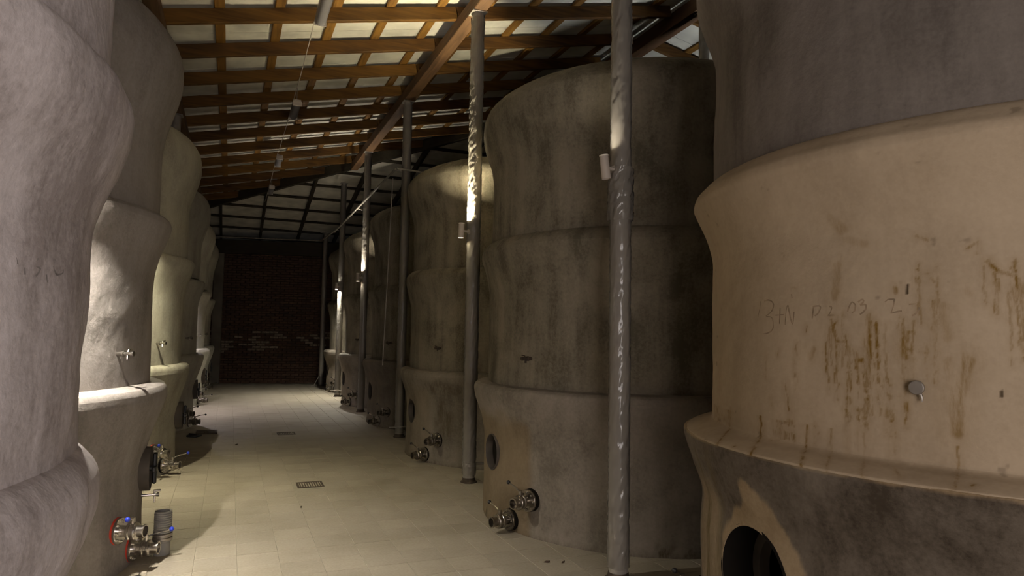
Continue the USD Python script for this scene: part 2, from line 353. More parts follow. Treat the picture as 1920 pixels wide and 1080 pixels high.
# roof sheets: pale panels on the boards, overlapping a little
def quad_panel(c4, th=0.03):
    a = np.array(c4, float); n = np.cross(a[1] - a[0], a[3] - a[0]); n /= np.linalg.norm(n)
    if n[2] < 0: n = -n
    v = np.vstack([a, a + n * th]); return trimesh.convex.convex_hull(v)
sh_up = RH + BT + .002
PW = 0.72
k = 0
y = -1.25
while y < 13.6:
    y2 = y + PW - .006
    for xa, xb in ((XE, 0.6), (0.606, XRIDGE)):
        c = []
        for (xx, yy) in ((xa, y), (xb, y), (xb, y2), (xa, y2)): c.append((min(xx, max(x_hip(yy), xa + .0)), yy))
        if c[1][0] - c[0][0] < .02 and c[2][0] - c[3][0] < .02: continue
        mm = quad_panel([P3(p, q, z_left(p), sh_up + .001 * (k % 3)) for p, q in c]) if min(c[1][0] - c[0][0], c[2][0] - c[3][0]) > .01 else quad_panel([P3(p, q, z_left(p), sh_up) for p, q in c[:2]] + [P3(c[3][0], c[3][1], z_left(c[3][0]), sh_up), P3(c[3][0] - .001, c[3][1], z_left(c[3][0]), sh_up)])
        mesh(ceiling, 'roof_sheet', mm, M['roof_sheet'] if k % 2 else M['roof_sheet2'])
        k += 1
    if y < apex_y:
        yy2 = min(y2, apex_y)
        mesh(ceiling, 'roof_sheet', quad_panel([P3(p, q, z_right(p), sh_up) for p, q in ((XRIDGE, y), (XE2, y), (XE2, yy2), (XRIDGE, yy2))]), M['roof_sheet'])
    else:
        xr1, xr2 = XRIDGE + (z_hip(y) - ZR) / -SL, XRIDGE + (z_hip(y2) - ZR) / -SL
        if xr1 < XE2 - .1: mesh(ceiling, 'roof_sheet', quad_panel([P3(xr1, y, z_right(xr1), sh_up), P3(XE2, y, z_right(XE2), sh_up), P3(XE2, y2, z_right(XE2), sh_up), P3(min(xr2, XE2 - .01), y2, z_right(min(xr2, XE2 - .01)), sh_up)]), M['roof_sheet'])
    y += PW
# hip: rafters run down to the end wall, boards across, sheets above
def hip_y_start(x): return max(HIPY - ((z_left(x) if x < XRIDGE else z_right(x)) - HIPZ) / HS, apex_y)
for i in range(18):
    x = -2.2 + i * 0.66
    ys = hip_y_start(x)
    if ys < 13.2 and x < XE2: mesh(ceiling, 'rafter', beam(P3(x, ys + .02, z_hip(ys + .02), RH / 2), P3(x, 13.9, z_hip(13.9), RH / 2), RW, RH), M['wood_dark'])
y = apex_y + .3
while y < 13.9:
    xa, xb = max(x_hip(y), XE), min(XRIDGE - (z_hip(y) - ZR) / SL, XE2)
    if xb - xa > .1: mesh(ceiling, 'board', beam(P3(xa, y, z_hip(y), RH + BT / 2), P3(xb, y, z_hip(y), RH + BT / 2), 0.1, BT, up=(0, HS, 1)), M['wood_dark'])
    y += .56
y = apex_y
while y < 14.2:
    y2 = y + .6
    xa, xb = max(x_hip(y), XE), min(XRIDGE - (z_hip(y) - ZR) / SL, XE2); xa2, xb2 = max(x_hip(y2), XE), min(XRIDGE - (z_hip(y2) - ZR) / SL, XE2)
    mesh(ceiling, 'roof_sheet', quad_panel([P3(xa, y, z_hip(y), sh_up), P3(xb + .001, y, z_hip(y), sh_up), P3(xb2, y2 - .004, z_hip(y2), sh_up), P3(xa2, y2 - .004, z_hip(y2), sh_up)]), M['roof_sheet2'])
    y = y2
hip0 = (max(-2.2, XE), y_end_left(-2.2)); 
for a, b in (((-2.2, y_end_left(-2.2)), (XRIDGE, apex_y)), ((XRIDGE, apex_y), (9.0, HIPY - (z_right(9.0) - HIPZ) / HS))):
    za = z_hip(a[1]); zb = z_hip(b[1])
    mesh(ceiling, 'hip_rafter', beam(P3(a[0], a[1], za, .04), P3(b[0], b[1], zb, .04), 0.10, 0.22), M['wood_dark'])

def timber(name, label, p, q, w, h, m): return mesh('/World', name, beam(p, q, w, h, b=.008), m, label=label, cat='beam')
timber('timber_beam', 'long timber beam carried on the tops of the right-hand aisle posts', P3(XC, -1.22, ZB, -.085), P3(XC, y_end_left(XC) - .25, ZB, -.085), .15, .165, M['wood_beam'])
timber('timber_beam', 'long dark timber beam along the tops of the left-hand posts', P3(-.49, -1.22, z_left(-.49), -.075), P3(-.49, y_end_left(-.49) - .3, z_left(-.49), -.075), .13, .145, M['wood_beam'])
tr = thing('ridge_beam', 'dark double ridge beam of the roof above the right-hand tanks', 'beam')
mesh(tr, 'timber', beam(P3(XRIDGE - .045, -1.22, ZR, -.06), P3(XRIDGE - .045, apex_y - .1, ZR, -.06), .11, .2), M['wood_ridge'])
mesh(tr, 'timber', beam(P3(XRIDGE + .045, -1.22, ZR, -.02), P3(XRIDGE + .045, apex_y - .1, ZR, -.02), .11, .2), M['wood_ridge'])
# wall plate over the end wall
pl = beam((X0 + .3, yw(X0 / H + .2) * H - .12, hz(WZ) + .18), (6.2 * H, yw(6.2) * H - .12, hz(WZ) + .18), .16, .40)
mesh('/World', 'wall_plate', pl, M['wood_dark'], label='black timber wall plate lying across the top of the brick end wall', cat='beam')

# wear and writing on the cream tank, in its own coordinates: (half width, strength, points)
STAINS = [(0.0328, 0.35, [(-1.374, -0.252, 1.888), (-1.375, -0.247, 1.816), (-1.376, -0.242, 1.76)]), (0.0422, 0.3, [(-1.377, -0.234, 2.085), (-1.369, -0.279, 2.03)]), (0.0281, 0.25, [(-1.365, -0.295, 1.989), (-1.349, -0.364, 1.962)]), (0.0094, 0.9, [(-1.37, -0.274, 1.69), (-1.377, -0.232, 1.648), (-1.376, -0.24, 1.6)]), (0.0094, 0.9, [(-1.38, -0.219, 1.636), (-1.381, -0.211, 1.552)]), (0.0113, 0.9, [(-1.374, -0.25, 1.584), (-1.367, -0.289, 1.585), (-1.364, -0.299, 1.484)]), (0.0197, 1, [(-1.345, -0.377, 1.66), (-1.347, -0.37, 1.564), (-1.345, -0.377, 1.427)]), (0.0103, 0.9, [(-1.338, -0.402, 1.66), (-1.337, -0.403, 1.527)]), (0.0066, 0.8, [(-1.329, -0.429, 1.618), (-1.329, -0.43, 1.502)]), (0.0141, 0.9, [(-1.359, -0.323, 1.516), (-1.349, -0.364, 1.507)]), (0.0234, 0.9, [(-1.307, -0.494, 1.619), (-1.307, -0.493, 1.531)]), (0.0042, 0.7, [(-1.305, -0.499, 1.56), (-1.28, -0.559, 1.55)]), (0.0047, 0.7, [(-1.309, -0.488, 1.624), (-1.297, -0.519, 1.625)]), (0.0103, 0.8, [(-1.269, -0.583, 1.736), (-1.271, -0.58, 1.656)]), (0.0061, 0.7, [(-1.396, -0.059, 1.576), (-1.395, -0.061, 1.497)]), (0.0075, 0.6, [(-1.396, 0.044, 1.535), (-1.396, 0.044, 1.514)]), (0.0281, 0.35, [(-1.39, -0.14, 1.549), (-1.391, -0.13, 1.516)]), (0.0042, 0.6, [(-1.392, -0.112, 1.644), (-1.393, -0.106, 1.621)]), (0.0169, 0.6, [(-1.317, -0.466, 1.787), (-1.317, -0.466, 1.772)]), (0.0066, 0.6, [(-1.38, -0.215, 1.688), (-1.377, -0.237, 1.689)]), (0.0113, 0.25, [(-1.391, 0.125, 1.524), (-1.391, 0.122, 1.408)]), (0.0047, 0.5, [(-1.313, -0.476, 1.678), (-1.314, -0.474, 1.641)]), (0.0056, 0.5, [(-1.396, -0.032, 1.811), (-1.396, -0.052, 1.806)]), (0.0222, 1, [(-1.345, -0.375, 1.587), (-1.347, -0.37, 1.5), (-1.349, -0.362, 1.417)]), (0.012, 0.9, [(-1.351, -0.356, 1.519), (-1.359, -0.323, 1.509)]), (0.0065, 0.8, [(-1.342, -0.388, 1.512), (-1.342, -0.387, 1.438)]), (0.006, 0.8, [(-1.35, -0.358, 1.391), (-1.349, -0.361, 1.338)]), (0.0111, 0.9, [(-1.367, -0.285, 1.319), (-1.35, -0.357, 1.323)]), (0.0056, 0.9, [(-1.367, -0.289, 1.316), (-1.367, -0.288, 1.239)]), (0.006, 0.9, [(-1.356, -0.337, 1.321), (-1.357, -0.329, 1.192)]), (0.0042, 0.8, [(-1.35, -0.36, 1.316), (-1.349, -0.361, 1.264)]), (0.0069, 0.8, [(-1.323, -0.447, 1.405), (-1.322, -0.452, 1.296)]), (0.0037, 0.6, [(-1.335, -0.41, 1.387), (-1.334, -0.413, 1.307)]), (0.0046, 0.7, [(-1.328, -0.434, 1.367), (-1.328, -0.434, 1.287)]), (0.0051, 0.7, [(-1.336, -0.407, 1.391), (-1.323, -0.447, 1.401), (-1.313, -0.476, 1.386)]), (0.0042, 0.7, [(-1.329, -0.429, 1.492), (-1.325, -0.441, 1.434), (-1.323, -0.447, 1.405)]), (0.0042, 0.6, [(-1.337, -0.404, 1.417), (-1.329, -0.431, 1.422)]), (0.012, 0.8, [(-1.365, -0.297, 1.562), (-1.366, -0.294, 1.485)]), (0.0069, 0.7, [(-1.329, -0.43, 1.548), (-1.329, -0.429, 1.499)]), (0.0324, 0.25, [(-1.249, -0.626, 1.523), (-1.253, -0.618, 1.377)]), (0.0046, 0.6, [(-1.299, -0.514, 1.443), (-1.292, -0.532, 1.44)]), (0.0046, 0.6, [(-1.376, -0.242, 1.42), (-1.373, -0.257, 1.415)]), (0.0132, 0.85, [(-1.192, -0.727, 1.871), (-1.177, -0.751, 1.838), (-1.154, -0.787, 1.819)]), (0.0066, 0.7, [(-1.158, -0.782, 1.846), (-1.151, -0.792, 1.854)]), (0.0512, 0.7, [(-1.145, -0.8, 1.771), (-1.135, -0.814, 1.753)]), (0.0096, 0.5, [(-1.183, -0.742, 1.83), (-1.182, -0.744, 1.786)]), (0.009, 0.7, [(-1.29, -0.536, 1.834), (-1.267, -0.589, 1.842)]), (0.0066, 0.6, [(-1.275, -0.57, 1.829), (-1.27, -0.581, 1.805)]), (0.0072, 0.6, [(-1.22, -0.68, 1.921), (-1.207, -0.703, 1.94), (-1.209, -0.699, 1.899)]), (0.0361, 0.3, [(-1.226, -0.67, 1.541), (-1.23, -0.662, 1.5)]), (0.0361, 0.22, [(-1.256, -0.611, 1.716), (-1.253, -0.617, 1.607)]), (0.0241, 0.25, [(-1.222, -0.677, 1.774), (-1.22, -0.68, 1.761)]), (0.0389, 0.55, [(-1.225, -0.671, 1.528), (-1.236, -0.65, 1.411), (-1.243, -0.637, 1.273)]), (0.0126, 0.8, [(-1.397, -0.0, 1.401), (-1.397, -0.022, 1.28)]), (0.0078, 0.7, [(-1.396, -0.045, 1.317), (-1.396, -0.045, 1.265)]), (0.0058, 0.6, [(-1.394, 0.089, 1.331), (-1.394, 0.083, 1.295)]), (0.0049, 0.7, [(-1.388, -0.153, 1.244), (-1.387, -0.163, 1.204), (-1.388, -0.152, 1.165)]), (0.0049, 0.9, [(-1.329, 0.43, 1.237), (-1.326, 0.438, 1.176)]), (0.0078, 0.5, [(-1.395, -0.069, 1.449), (-1.396, -0.057, 1.37)]), (0.0078, 0.4, [(-1.391, 0.122, 1.465), (-1.391, 0.13, 1.41)]), (0.0389, 0.25, [(-1.253, -0.617, 1.409), (-1.248, -0.627, 1.337)]), (0.0058, 0.6, [(-1.391, 0.132, 1.208), (-1.39, 0.14, 1.152)]), (0.0117, 0.4, [(-1.289, -0.538, 1.978), (-1.276, -0.569, 1.959)]), (0.0292, 0.35, [(-1.305, -0.498, 2.24), (-1.274, -0.573, 2.196)])]
DARKS = [(0.0042, 1.0, [(-1.302, -0.506, 1.798), (-1.303, -0.504, 1.767)]), (0.0039, 1.0, [(-1.177, -0.753, 1.426), (-1.177, -0.753, 1.409)]), (0.0039, 1.0, [(-1.178, -0.751, 2.213), (-1.177, -0.752, 2.198)])]
CRACKS = [(0.0068, 0.9, [(-1.341, 0.428, 1.146), (-1.653, 0.207, 1.146)]), (0.0097, 0.8, [(-1.339, 0.199, 1.146), (-1.679, -0.048, 1.146)]), (0.0078, 0.9, [(-1.352, -0.076, 1.146), (-1.718, -0.346, 1.146)]), (0.0078, 0.55, [(-1.373, -0.216, 1.146), (-1.705, -0.461, 1.146)]), (0.0078, 0.5, [(-1.407, 0.076, 1.146), (-1.384, -0.099, 1.146)]), (0.0087, 0.6, [(-1.348, -0.198, 1.146), (-1.339, -0.265, 1.146)]), (0.0049, 0.6, [(-1.212, -0.623, 1.146), (-1.373, -0.717, 1.146)]), (0.0078, 0.4, [(-1.322, -0.327, 1.146), (-1.593, -0.534, 1.146)]), (0.0058, 0.4, [(-1.198, 0.729, 1.146), (-1.329, 0.439, 1.146)]), (0.0078, 0.4, [(-1.366, -0.488, 1.146), (-1.415, -0.552, 1.146)]), (0.0049, 0.7, [(-1.325, -0.733, 1.146), (-1.304, -0.733, 1.146)]), (0.0039, 0.8, [(-1.522, 0.188, 1.146), (-1.517, 0.187, 1.146)])]
PENCIL = [[(173.07, 1.758), (172.68, 1.717), (172.26, 1.686)], [(174.12, 1.757), (175.13, 1.762), (176.23, 1.755), (176.81, 1.737), (176.48, 1.717), (175.52, 1.7), (174.67, 1.691), (176.2, 1.684), (176.67, 1.666), (176.77, 1.64), (176.17, 1.622), (175.06, 1.613), (173.91, 1.61)], [(177.26, 1.693), (179.52, 1.695)], [(178.5, 1.723), (178.4, 1.655)], [(179.86, 1.651), (180.3, 1.734), (181.48, 1.653), (181.8, 1.706)], [(186.0, 1.728), (185.72, 1.677)], [(185.94, 1.726), (187.01, 1.728), (187.35, 1.722), (186.9, 1.699), (186.21, 1.687)], [(188.97, 1.725), (189.41, 1.72), (189.22, 1.704), (188.76, 1.688), (189.75, 1.69)], [(192.86, 1.74), (192.35, 1.719), (192.13, 1.701)], [(192.86, 1.74), (193.42, 1.726), (193.32, 1.707), (192.83, 1.697)], [(193.83, 1.738), (194.63, 1.748), (194.75, 1.741), (194.14, 1.728), (195.01, 1.729), (195.11, 1.716), (194.76, 1.702), (194.12, 1.691)], [(197.96, 1.736), (198.55, 1.746), (199.34, 1.746), (199.25, 1.727), (198.8, 1.694), (199.52, 1.699), (200.36, 1.702)], [(201.34, 1.726), (202.29, 1.728)], [(202.75, 1.715), (202.54, 1.7), (201.72, 1.684)], [(181.09, 1.783), (181.31, 1.764)]]
PENCIL_L = [[(343.48, 1.824), (343.99, 1.751)], [(346.21, 1.785), (347.29, 1.777), (346.85, 1.758), (347.88, 1.747), (347.25, 1.727)], [(351.19, 1.803), (350.68, 1.768), (351.55, 1.74), (353.27, 1.751), (353.36, 1.789), (351.89, 1.808), (351.19, 1.803)], [(356.08, 1.804), (354.73, 1.797), (354.56, 1.781), (356.52, 1.789), (356.29, 1.805), (356.35, 1.769), (354.7, 1.761)], [(359.32, 1.804), (359.57, 1.78)], [(359.36, 1.8), (3.32, 1.82)], [(344.77, 1.781), (345.38, 1.727)], [(349.23, 1.735), (349.65, 1.714)]]
POLY = [(173.97, 0.967), (177.97, 0.931), (179.35, 0.87), (182.4, 0.773), (185.16, 0.681), (186.03, 0.651), (164.39, 0.467), (164.16, 0.563), (164.44, 0.642), (165.97, 0.741), (168.26, 0.81), (171.83, 0.854), (172.93, 0.938)]

# ------------------------------------------------------------------ tanks
def smooth_profile(kn, step):
    """Cardinal curve through (r, z) knots, evenly resampled."""
    from scipy.interpolate import PchipInterpolator
    k = np.array(kn, float); s = np.r_[0, np.cumsum(np.linalg.norm(np.diff(k, axis=0), axis=1))]
    n = max(int(s[-1] / step), 8); q = np.unique(np.r_[np.linspace(0, s[-1], n), s])
    return np.stack([PchipInterpolator(s, k[:, 0])(q), PchipInterpolator(s, k[:, 1])(q)], 1)
def wobble(th, z, seed, amp):
    p = np.stack([np.cos(th) * 1.5 + 20 + seed * 3.7, np.sin(th) * 1.5 + 20, z], -1)
    return amp * (1.5 * (meshkit.fbm(p * 1.7, 2, seed) - .5) + 0.65 * (meshkit.fbm(p * 6.0, 3, seed + 5) - .5))
def angles(center, half, fine, coarse):
    a = np.arange(center - half, center + half + 1e-9, fine); b = np.arange(center + half + coarse, center - half + 360 - coarse * .5, coarse)
    return np.radians(np.r_[a, b])
def ring(prof, inner, ths, seed, amp):
    """A closed ring of revolution: outer profile bottom to top, inner wall straight back down."""
    th = np.asarray(ths); n = len(th); rows = []
    for rr, z in prof:
        rad = rr + wobble(th, np.full(n, z), seed, amp)
        rows.append(np.stack([rad * np.cos(th), rad * np.sin(th), np.full(n, z)], 1))
    for zz in (prof[-1][1], prof[0][1]): rows.append(np.stack([inner * np.cos(th), inner * np.sin(th), np.full(n, zz)], 1))
    V = np.vstack(rows); m = len(rows); Fc = []
    j = np.arange(n); k = (j + 1) % n
    for i in range(m):
        a, b = i * n, ((i + 1) % m) * n
        Fc.append(np.stack([a + j, a + k, b + k], 1)); Fc.append(np.stack([a + j, b + k, b + j], 1))
    return trimesh.Trimesh(V, np.vstack(Fc), process=False)
def cap(prof, ths, seed, amp):
    """The top ring: open-profile solid that closes at r = 0 above and below."""
    th = np.asarray(ths); n = len(th); rows = []
    for rr, z in prof:
        rad = rr + wobble(th, np.full(n, z), seed, amp) * min(1, rr)
        rows.append(np.stack([rad * np.cos(th), rad * np.sin(th), np.full(n, z)], 1))
    V = np.vstack(rows); m = len(rows); j = np.arange(n); k = (j + 1) % n; Fc = []
    for i in range(m - 1):
        a, b = i * n, (i + 1) * n
        Fc.append(np.stack([a + j, a + k, b + k], 1)); Fc.append(np.stack([a + j, b + k, b + j], 1))
    V = np.vstack([V, [0, 0, prof[0][1]], [0, 0, prof[-1][1] + .01]])
    Fc.append(np.stack([np.full(n, m * n), k, j], 1)); e = (m - 1) * n; Fc.append(np.stack([np.full(n, m * n + 1), e + j, e + k], 1))
    return trimesh.Trimesh(V, np.vstack(Fc), process=False)
def manifold(m): return m3.Manifold(m3.Mesh(np.asarray(m.vertices, np.float32), np.asarray(m.faces, np.uint32)))
def cut_hole(m, ang, z, rad, depth, R):
    c = m3.Manifold.cylinder(depth + .4, rad, rad, 64).rotate((0, 90, 0)).translate((R - depth, 0, z)).rotate((0, 0, ang))
    out = manifold(m) - c
    return trimesh.Trimesh(*[np.array(x) for x in (out.to_mesh().vert_properties[:, :3], out.to_mesh().tri_verts)], process=False)
def rot_z(p, deg):
    a = math.radians(deg); return np.array([p[0] * math.cos(a) - p[1] * math.sin(a), p[0] * math.sin(a) + p[1] * math.cos(a), p[2]])

def polar(m, ang, R, z, ry=0.0):
    return moved(m, rot_z((R, 0, z), ang), math.radians(ang), ry)
BOLTS = 8
def valve(parent, ang, R, z, handle, knob, gasket, scale=1.0, detail=True):
    """A butterfly valve on a flange: axis along +x before it is turned to its place on the drum."""
    s = scale; n = 28 if detail else 18; R = R + .024
    body = [lathe([(0, -.012), (.083 * s, -.012), (.085 * s, -.009), (.085 * s, .003), (.083 * s, .006), (.036 * s, .006), (.034 * s, .05), (.052 * s, .052), (.056 * s, .058), (.056 * s, .068), (.050 * s, .073), (.050 * s, .088), (.056 * s, .093), (.056 * s, .103), (.052 * s, .109), (.036 * s, .112), (.036 * s, .150), (.043 * s, .152), (.043 * s, .160), (.034 * s, .160), (.031 * s, .120), (0, .118)], n, 'x')]
    for b in range(BOLTS if detail else 0):
        a = b * 2 * math.pi / BOLTS
        body.append(moved(lathe([(0, 0), (.0085, 0), (.0085, .009), (.005, .012), (.005, .018), (0, .018)], 6, 'x'), (.005, .064 * s * math.cos(a), .064 * s * math.sin(a))))
    body.append(moved(trimesh.creation.cylinder(.014 * s, .05 * s, sections=12), (.08, 0, .062 * s)))
    v = mesh(parent, 'valve', polar(cat(*body), ang, R, z), M['steel'] if knob is M['blue_plastic'] else M['steel_aged'], 30)
    if gasket: mesh(v, 'gasket', polar(lathe([(.030, -.05), (.086 * s, -.05), (.0875 * s, -.044), (.0865 * s, -.012), (.030, -.012), (.030, -.05)], n, 'x'), ang, R, z), gasket, 30, label='red rubber gasket' if gasket is M['red_rubber'] else None)
    h = np.array(handle, float); h /= np.linalg.norm(h); p0 = np.array([.08, 0, .075 * s]); L = .15 * s
    rod = tube([p0 - h * .01, p0 + h * L * .5 + (0, 0, .006), p0 + h * L], .0055 * s, 8)
    hd = mesh(v, 'handle', polar(cat(rod, moved(trimesh.creation.cylinder(.011 * s, .022 * s, sections=10), p0)), ang, R, z), M['steel'], 30)
    b = trimesh.creation.icosphere(2, .016 * s); b.apply_translation(p0 + h * (L + .008))
    mesh(hd if False else v, 'knob', polar(b, ang, R, z), knob, True, label='blue ball knob' if knob is M['blue_plastic'] else 'black ball knob')
    return v
def tap(parent, ang, R, z, mt, turn=1):
    b = cat(lathe([(0, -.03), (.013, -.03), (.013, .03), (.020, .032), (.020, .042), (.012, .045), (.012, .085), (.016, .087), (.016, .105), (.009, .105), (0, .1)], 14, 'x'), moved(trimesh.creation.cylinder(.009, .035, sections=10), (.062, 0, -.018)))
    t = mesh(parent, 'sample_tap', polar(b, ang, R, z), mt, 30)
    mesh(t, 'tap_lever', polar(cat(tube([(.062, 0, .0), (.062, .012 * turn, .022), (.066, .04 * turn, .026)], [.006, .005, .006], 8)), ang, R, z), mt, 30)
def manhole(parent, ang, R, z, rad, door=True, knob=False, proud=0.0):
    """Steel neck set in the wall, with its door a little inside it."""
    fr = lathe([(rad - .006, -.14), (rad + .001, -.14), (rad + .001, .006 + proud), (rad - .002, .009 + proud), (rad - .006, .008 + proud), (rad - .006, -.14)], 56, 'x')
    f = mesh(parent, 'manhole_neck', polar(fr, ang, R, z), M['neck_iron'], 30)
    if door:
        d = lathe([(0, -.075 + proud), (rad - .007, -.075 + proud), (rad - .007, -.055 + proud), (rad - .03, -.048 + proud), (rad - .05, -.055 + proud), (0, -.042 + proud)], 48, 'x')
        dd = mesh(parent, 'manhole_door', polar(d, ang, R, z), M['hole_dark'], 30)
    if knob:
        k = cat(moved(lathe([(0, -.06), (.02, -.06), (.02, .05), (.028, .055), (.028, .08), (0, .082)], 16, 'x'), (0, 0, 0)), bevel_box(.028, .05, .22, (.066, 0, 0), .008), bevel_box(.028, .16, .045, (.066, 0, 0), .008))
        mesh(dd, 'handwheel', polar(k, ang, R, z), M['black_plastic'], 30, label='black cross-shaped handwheel')
    return f
def ribbon(parent, name, lines, rad_fn, w, m, label):
    """Pencil strokes lying on the drum: (angle, height) polylines."""
    ms = []
    for ln in lines:
        a = np.unwrap(np.radians([p[0] for p in ln])); z = np.array([p[1] for p in ln])
        s = np.r_[0, np.cumsum(np.hypot(np.diff(a) * 1.4, np.diff(z)))]; q = np.linspace(0, s[-1], max(3, int(s[-1] / .006)))
        from scipy.interpolate import PchipInterpolator
        a, z = PchipInterpolator(s, a)(q), PchipInterpolator(s, z)(q)
        d = np.stack([np.gradient(a) * 1.4, np.gradient(z)], 1); d /= np.linalg.norm(d, axis=1, keepdims=True) + 1e-9
        ww = w * (0.55 + 0.6 * meshkit.noise(np.stack([q * 30, q * 0 + len(ms), q * 0], 1)))[:, None]
        o = np.stack([-d[:, 1], d[:, 0]], 1) * ww
        V = []
        for sg, up in ((-1, .0004), (1, .0004), (1, -.004), (-1, -.004)):
            aa, zz = a + sg * o[:, 0] / 1.4, z + sg * o[:, 1]; rr = rad_fn(aa, zz) + up
            V.append(np.stack([rr * np.cos(aa), rr * np.sin(aa), zz], 1))
        n = len(q); V = np.vstack(V); Fc = []
        for i in range(n - 1):
            for c in range(4):
                e = (c + 1) % 4; Fc += [(c * n + i, c * n + i + 1, e * n + i + 1), (c * n + i, e * n + i + 1, e * n + i)]
        t = trimesh.Trimesh(V, Fc, process=False); t.fix_normals(); ms.append(t)
        mesh(parent, name, t, m, label=label)

RIGHT_LOW = [(.915, -1), (.912, -.75), (.908, -.60), (.918, -.51), (.943, -.42), (.966, -.345), (.968, -.32), (.962, -.298), (.945, -.284), (.90, -.278), (.86, -.276)]
RIGHT_MID = [(.893, -.30), (.893, 0.10), (.895, .21), (.907, .28), (.927, .36), (.944, .42), (.945, .445), (.935, .468), (.905, .497), (.86, .515)]
RIGHT_TOP = [(.884, .49), (.884, .86), (.896, .955), (.922, 1.04), (.943, 1.115), (.950, 1.17), (.944, 1.225), (.922, 1.265), (.87, 1.31), (.78, 1.353), (.55, 1.385), (.25, 1.395), (.02, 1.40)]
LEFT_LOW = [(.915, -1), (.906, -.78), (.905, -.62), (.920, -.53), (.940, -.46), (.968, -.37), (.983, -.31), (.982, -.285), (.972, -.264), (.945, -.254), (.915, -.25), (.87, -.248)]
LEFT_MID = [(.911, -.27), (.908, .03), (.910, .22), (.927, .31), (.957, .40), (.970, .455), (.967, .475), (.955, .488), (.925, .497), (.87, .50)]
LEFT_TOP = [(.918, .485), (.919, .79), (.926, .87), (.955, .99), (.982, 1.09), (.990, 1.15), (.989, 1.2), (.976, 1.262), (.945, 1.32), (.875, 1.375), (.7, 1.41), (.4, 1.43), (.02, 1.44)]
L1_LOW = [(.905, -1), (.890, -.75), (.895, -.56), (.908, -.50), (.933, -.455), (.955, -.39), (.962, -.34), (.957, -.305), (.945, -.285), (.925, -.263), (.905, -.255), (.86, -.25)]
L1_MID = [(.914, -.29), (.917, .05), (.918, .19), (.934, .26), (.965, .333), (.984, .395), (.989, .44), (.985, .465), (.972, .482), (.945, .493), (.87, .497)]
L1_TOP = [(.935, .48), (.937, .75), (.94, .86), (.955, .99), (.982, 1.09), (.990, 1.15), (.989, 1.2), (.976, 1.262), (.945, 1.32), (.875, 1.375), (.7, 1.41), (.4, 1.43), (.02, 1.44)]
T1_LOW = [(.915, -1), (.915, -.62), (.908, -.53), (.936, -.43), (.962, -.35), (.9665, -.325), (.9645, -.316), (.93, -.304), (.85, -.292)]
T1_MID = [(.9650, -.3165), (.9625, -.3115), (.9560, -.3080), (.9200, -.2950), (.8770, -.2800), (.8745, -.2740), (.874, .02), (.872, .245), (.882, .300), (.905, .365), (.930, .425), (.936, .444), (.932, .462), (.915, .482), (.88, .512), (.84, .525)]
T1_TOP = [(.867, .49), (.866, .70), (.861, .955), (.875, 1.03), (.905, 1.115), (.924, 1.175), (.925, 1.215), (.910, 1.26), (.87, 1.31), (.78, 1.353), (.55, 1.385), (.25, 1.395), (.02, 1.40)]
def adj(prof, dr=0.0, dz=0.0, ds=None): return [(r_ + dr if r_ > .3 else r_, z_ + dz if z_ > -.95 else z_) for r_, z_ in prof]
def metres(kn): return [(r_ * H, hz(z_)) for r_, z_ in kn]

def build_tank(label, x, y, face, look, profs, mats, seed, near=1.0, amp=.02, hole=True, valves=(), tap_at=None, masks=({}, {}, {}), door=True, hole_at=None, group=None, proud=0.0, knob=False, tapm='steel_dull'):
    t = thing('concrete_tank', label, 'tank', (x * H, y * H, 0))
    ths = angles(look, 75, near, 4.0)
    stp = .018 * near + .008
    names = ('lower_ring', 'middle_ring', 'upper_ring')
    for i, (nm, kn) in enumerate(zip(names, profs)):
        pr = smooth_profile(metres(kn), stp)
        if i < 2: g = ring(pr, (R0 - .11) * H, ths, seed + i, amp)
        else: g = cap(pr, ths, seed + i, amp)
        if i == 0 and hole:
            ha, hzz, hr = hole_at
            g = cut_hole(g, ha, hzz, hr, .30 if not door else .12, R0 * H)
        mesh(t, nm, g, mats[i], 40, masks={k: (lambda v, f=f: f(v)) for k, f in masks[i].items()} if masks[i] else None)
    if hole and door: manhole(t, *([hole_at[0], R0 * H - .004, hole_at[1], hole_at[2]]), True, knob, proud)
    for v in valves: valve(t, *v)
    if tap_at: tap(t, tap_at[0], tap_at[2] * H if len(tap_at) > 2 else .893 * H, tap_at[1], M[tapm], -1 if face else 1)
    return t
def ang_of(v): return np.degrees(np.arctan2(v[:, 1], v[:, 0])) % 360
def near_ang(v, a): return (ang_of(v) - a + 180) % 360 - 180
def fb(v, s, seed): return meshkit.fbm(v * s + 31.7, 4, seed)

# --- the cream tank on the right
from shapely.geometry import Polygon, Point
import shapely
def t1_patch(v):
    pts = np.stack([near_ang(v, 174) * math.pi / 180 * 1.464, v[:, 2]], 1)
    pg = Polygon([((a - 174) * math.pi / 180 * 1.464, z) for a, z in POLY[:6]] + [(.30, .40), (.33, 0), (-.27, 0), (-.255, .30)] + [((a - 174) * math.pi / 180 * 1.464, z) for a, z in POLY[6:]])
    d = shapely.distance(pg.boundary, shapely.points(pts)); d = np.where(shapely.contains_xy(pg, pts[:, 0], pts[:, 1]), d, -d)
    d = d + .06 * (fb(v * np.array([1, 1, .35]), 22, 3) - .5)
    m = sstep(-.012, .012, d)
    a = near_ang(v, 157)
    strip = sstep(9, 5, np.abs(a + 1 + 6 * (fb(v * np.array([1, 1, .3]), 9, 6) - .5))) * .55 * sstep(.95, .8, v[:, 2])
    lip = sstep(1.083, 1.096, v[:, 2] + .022 * (fb(v, 18, 8) - .5))
    return np.maximum(np.maximum(m, strip), lip)
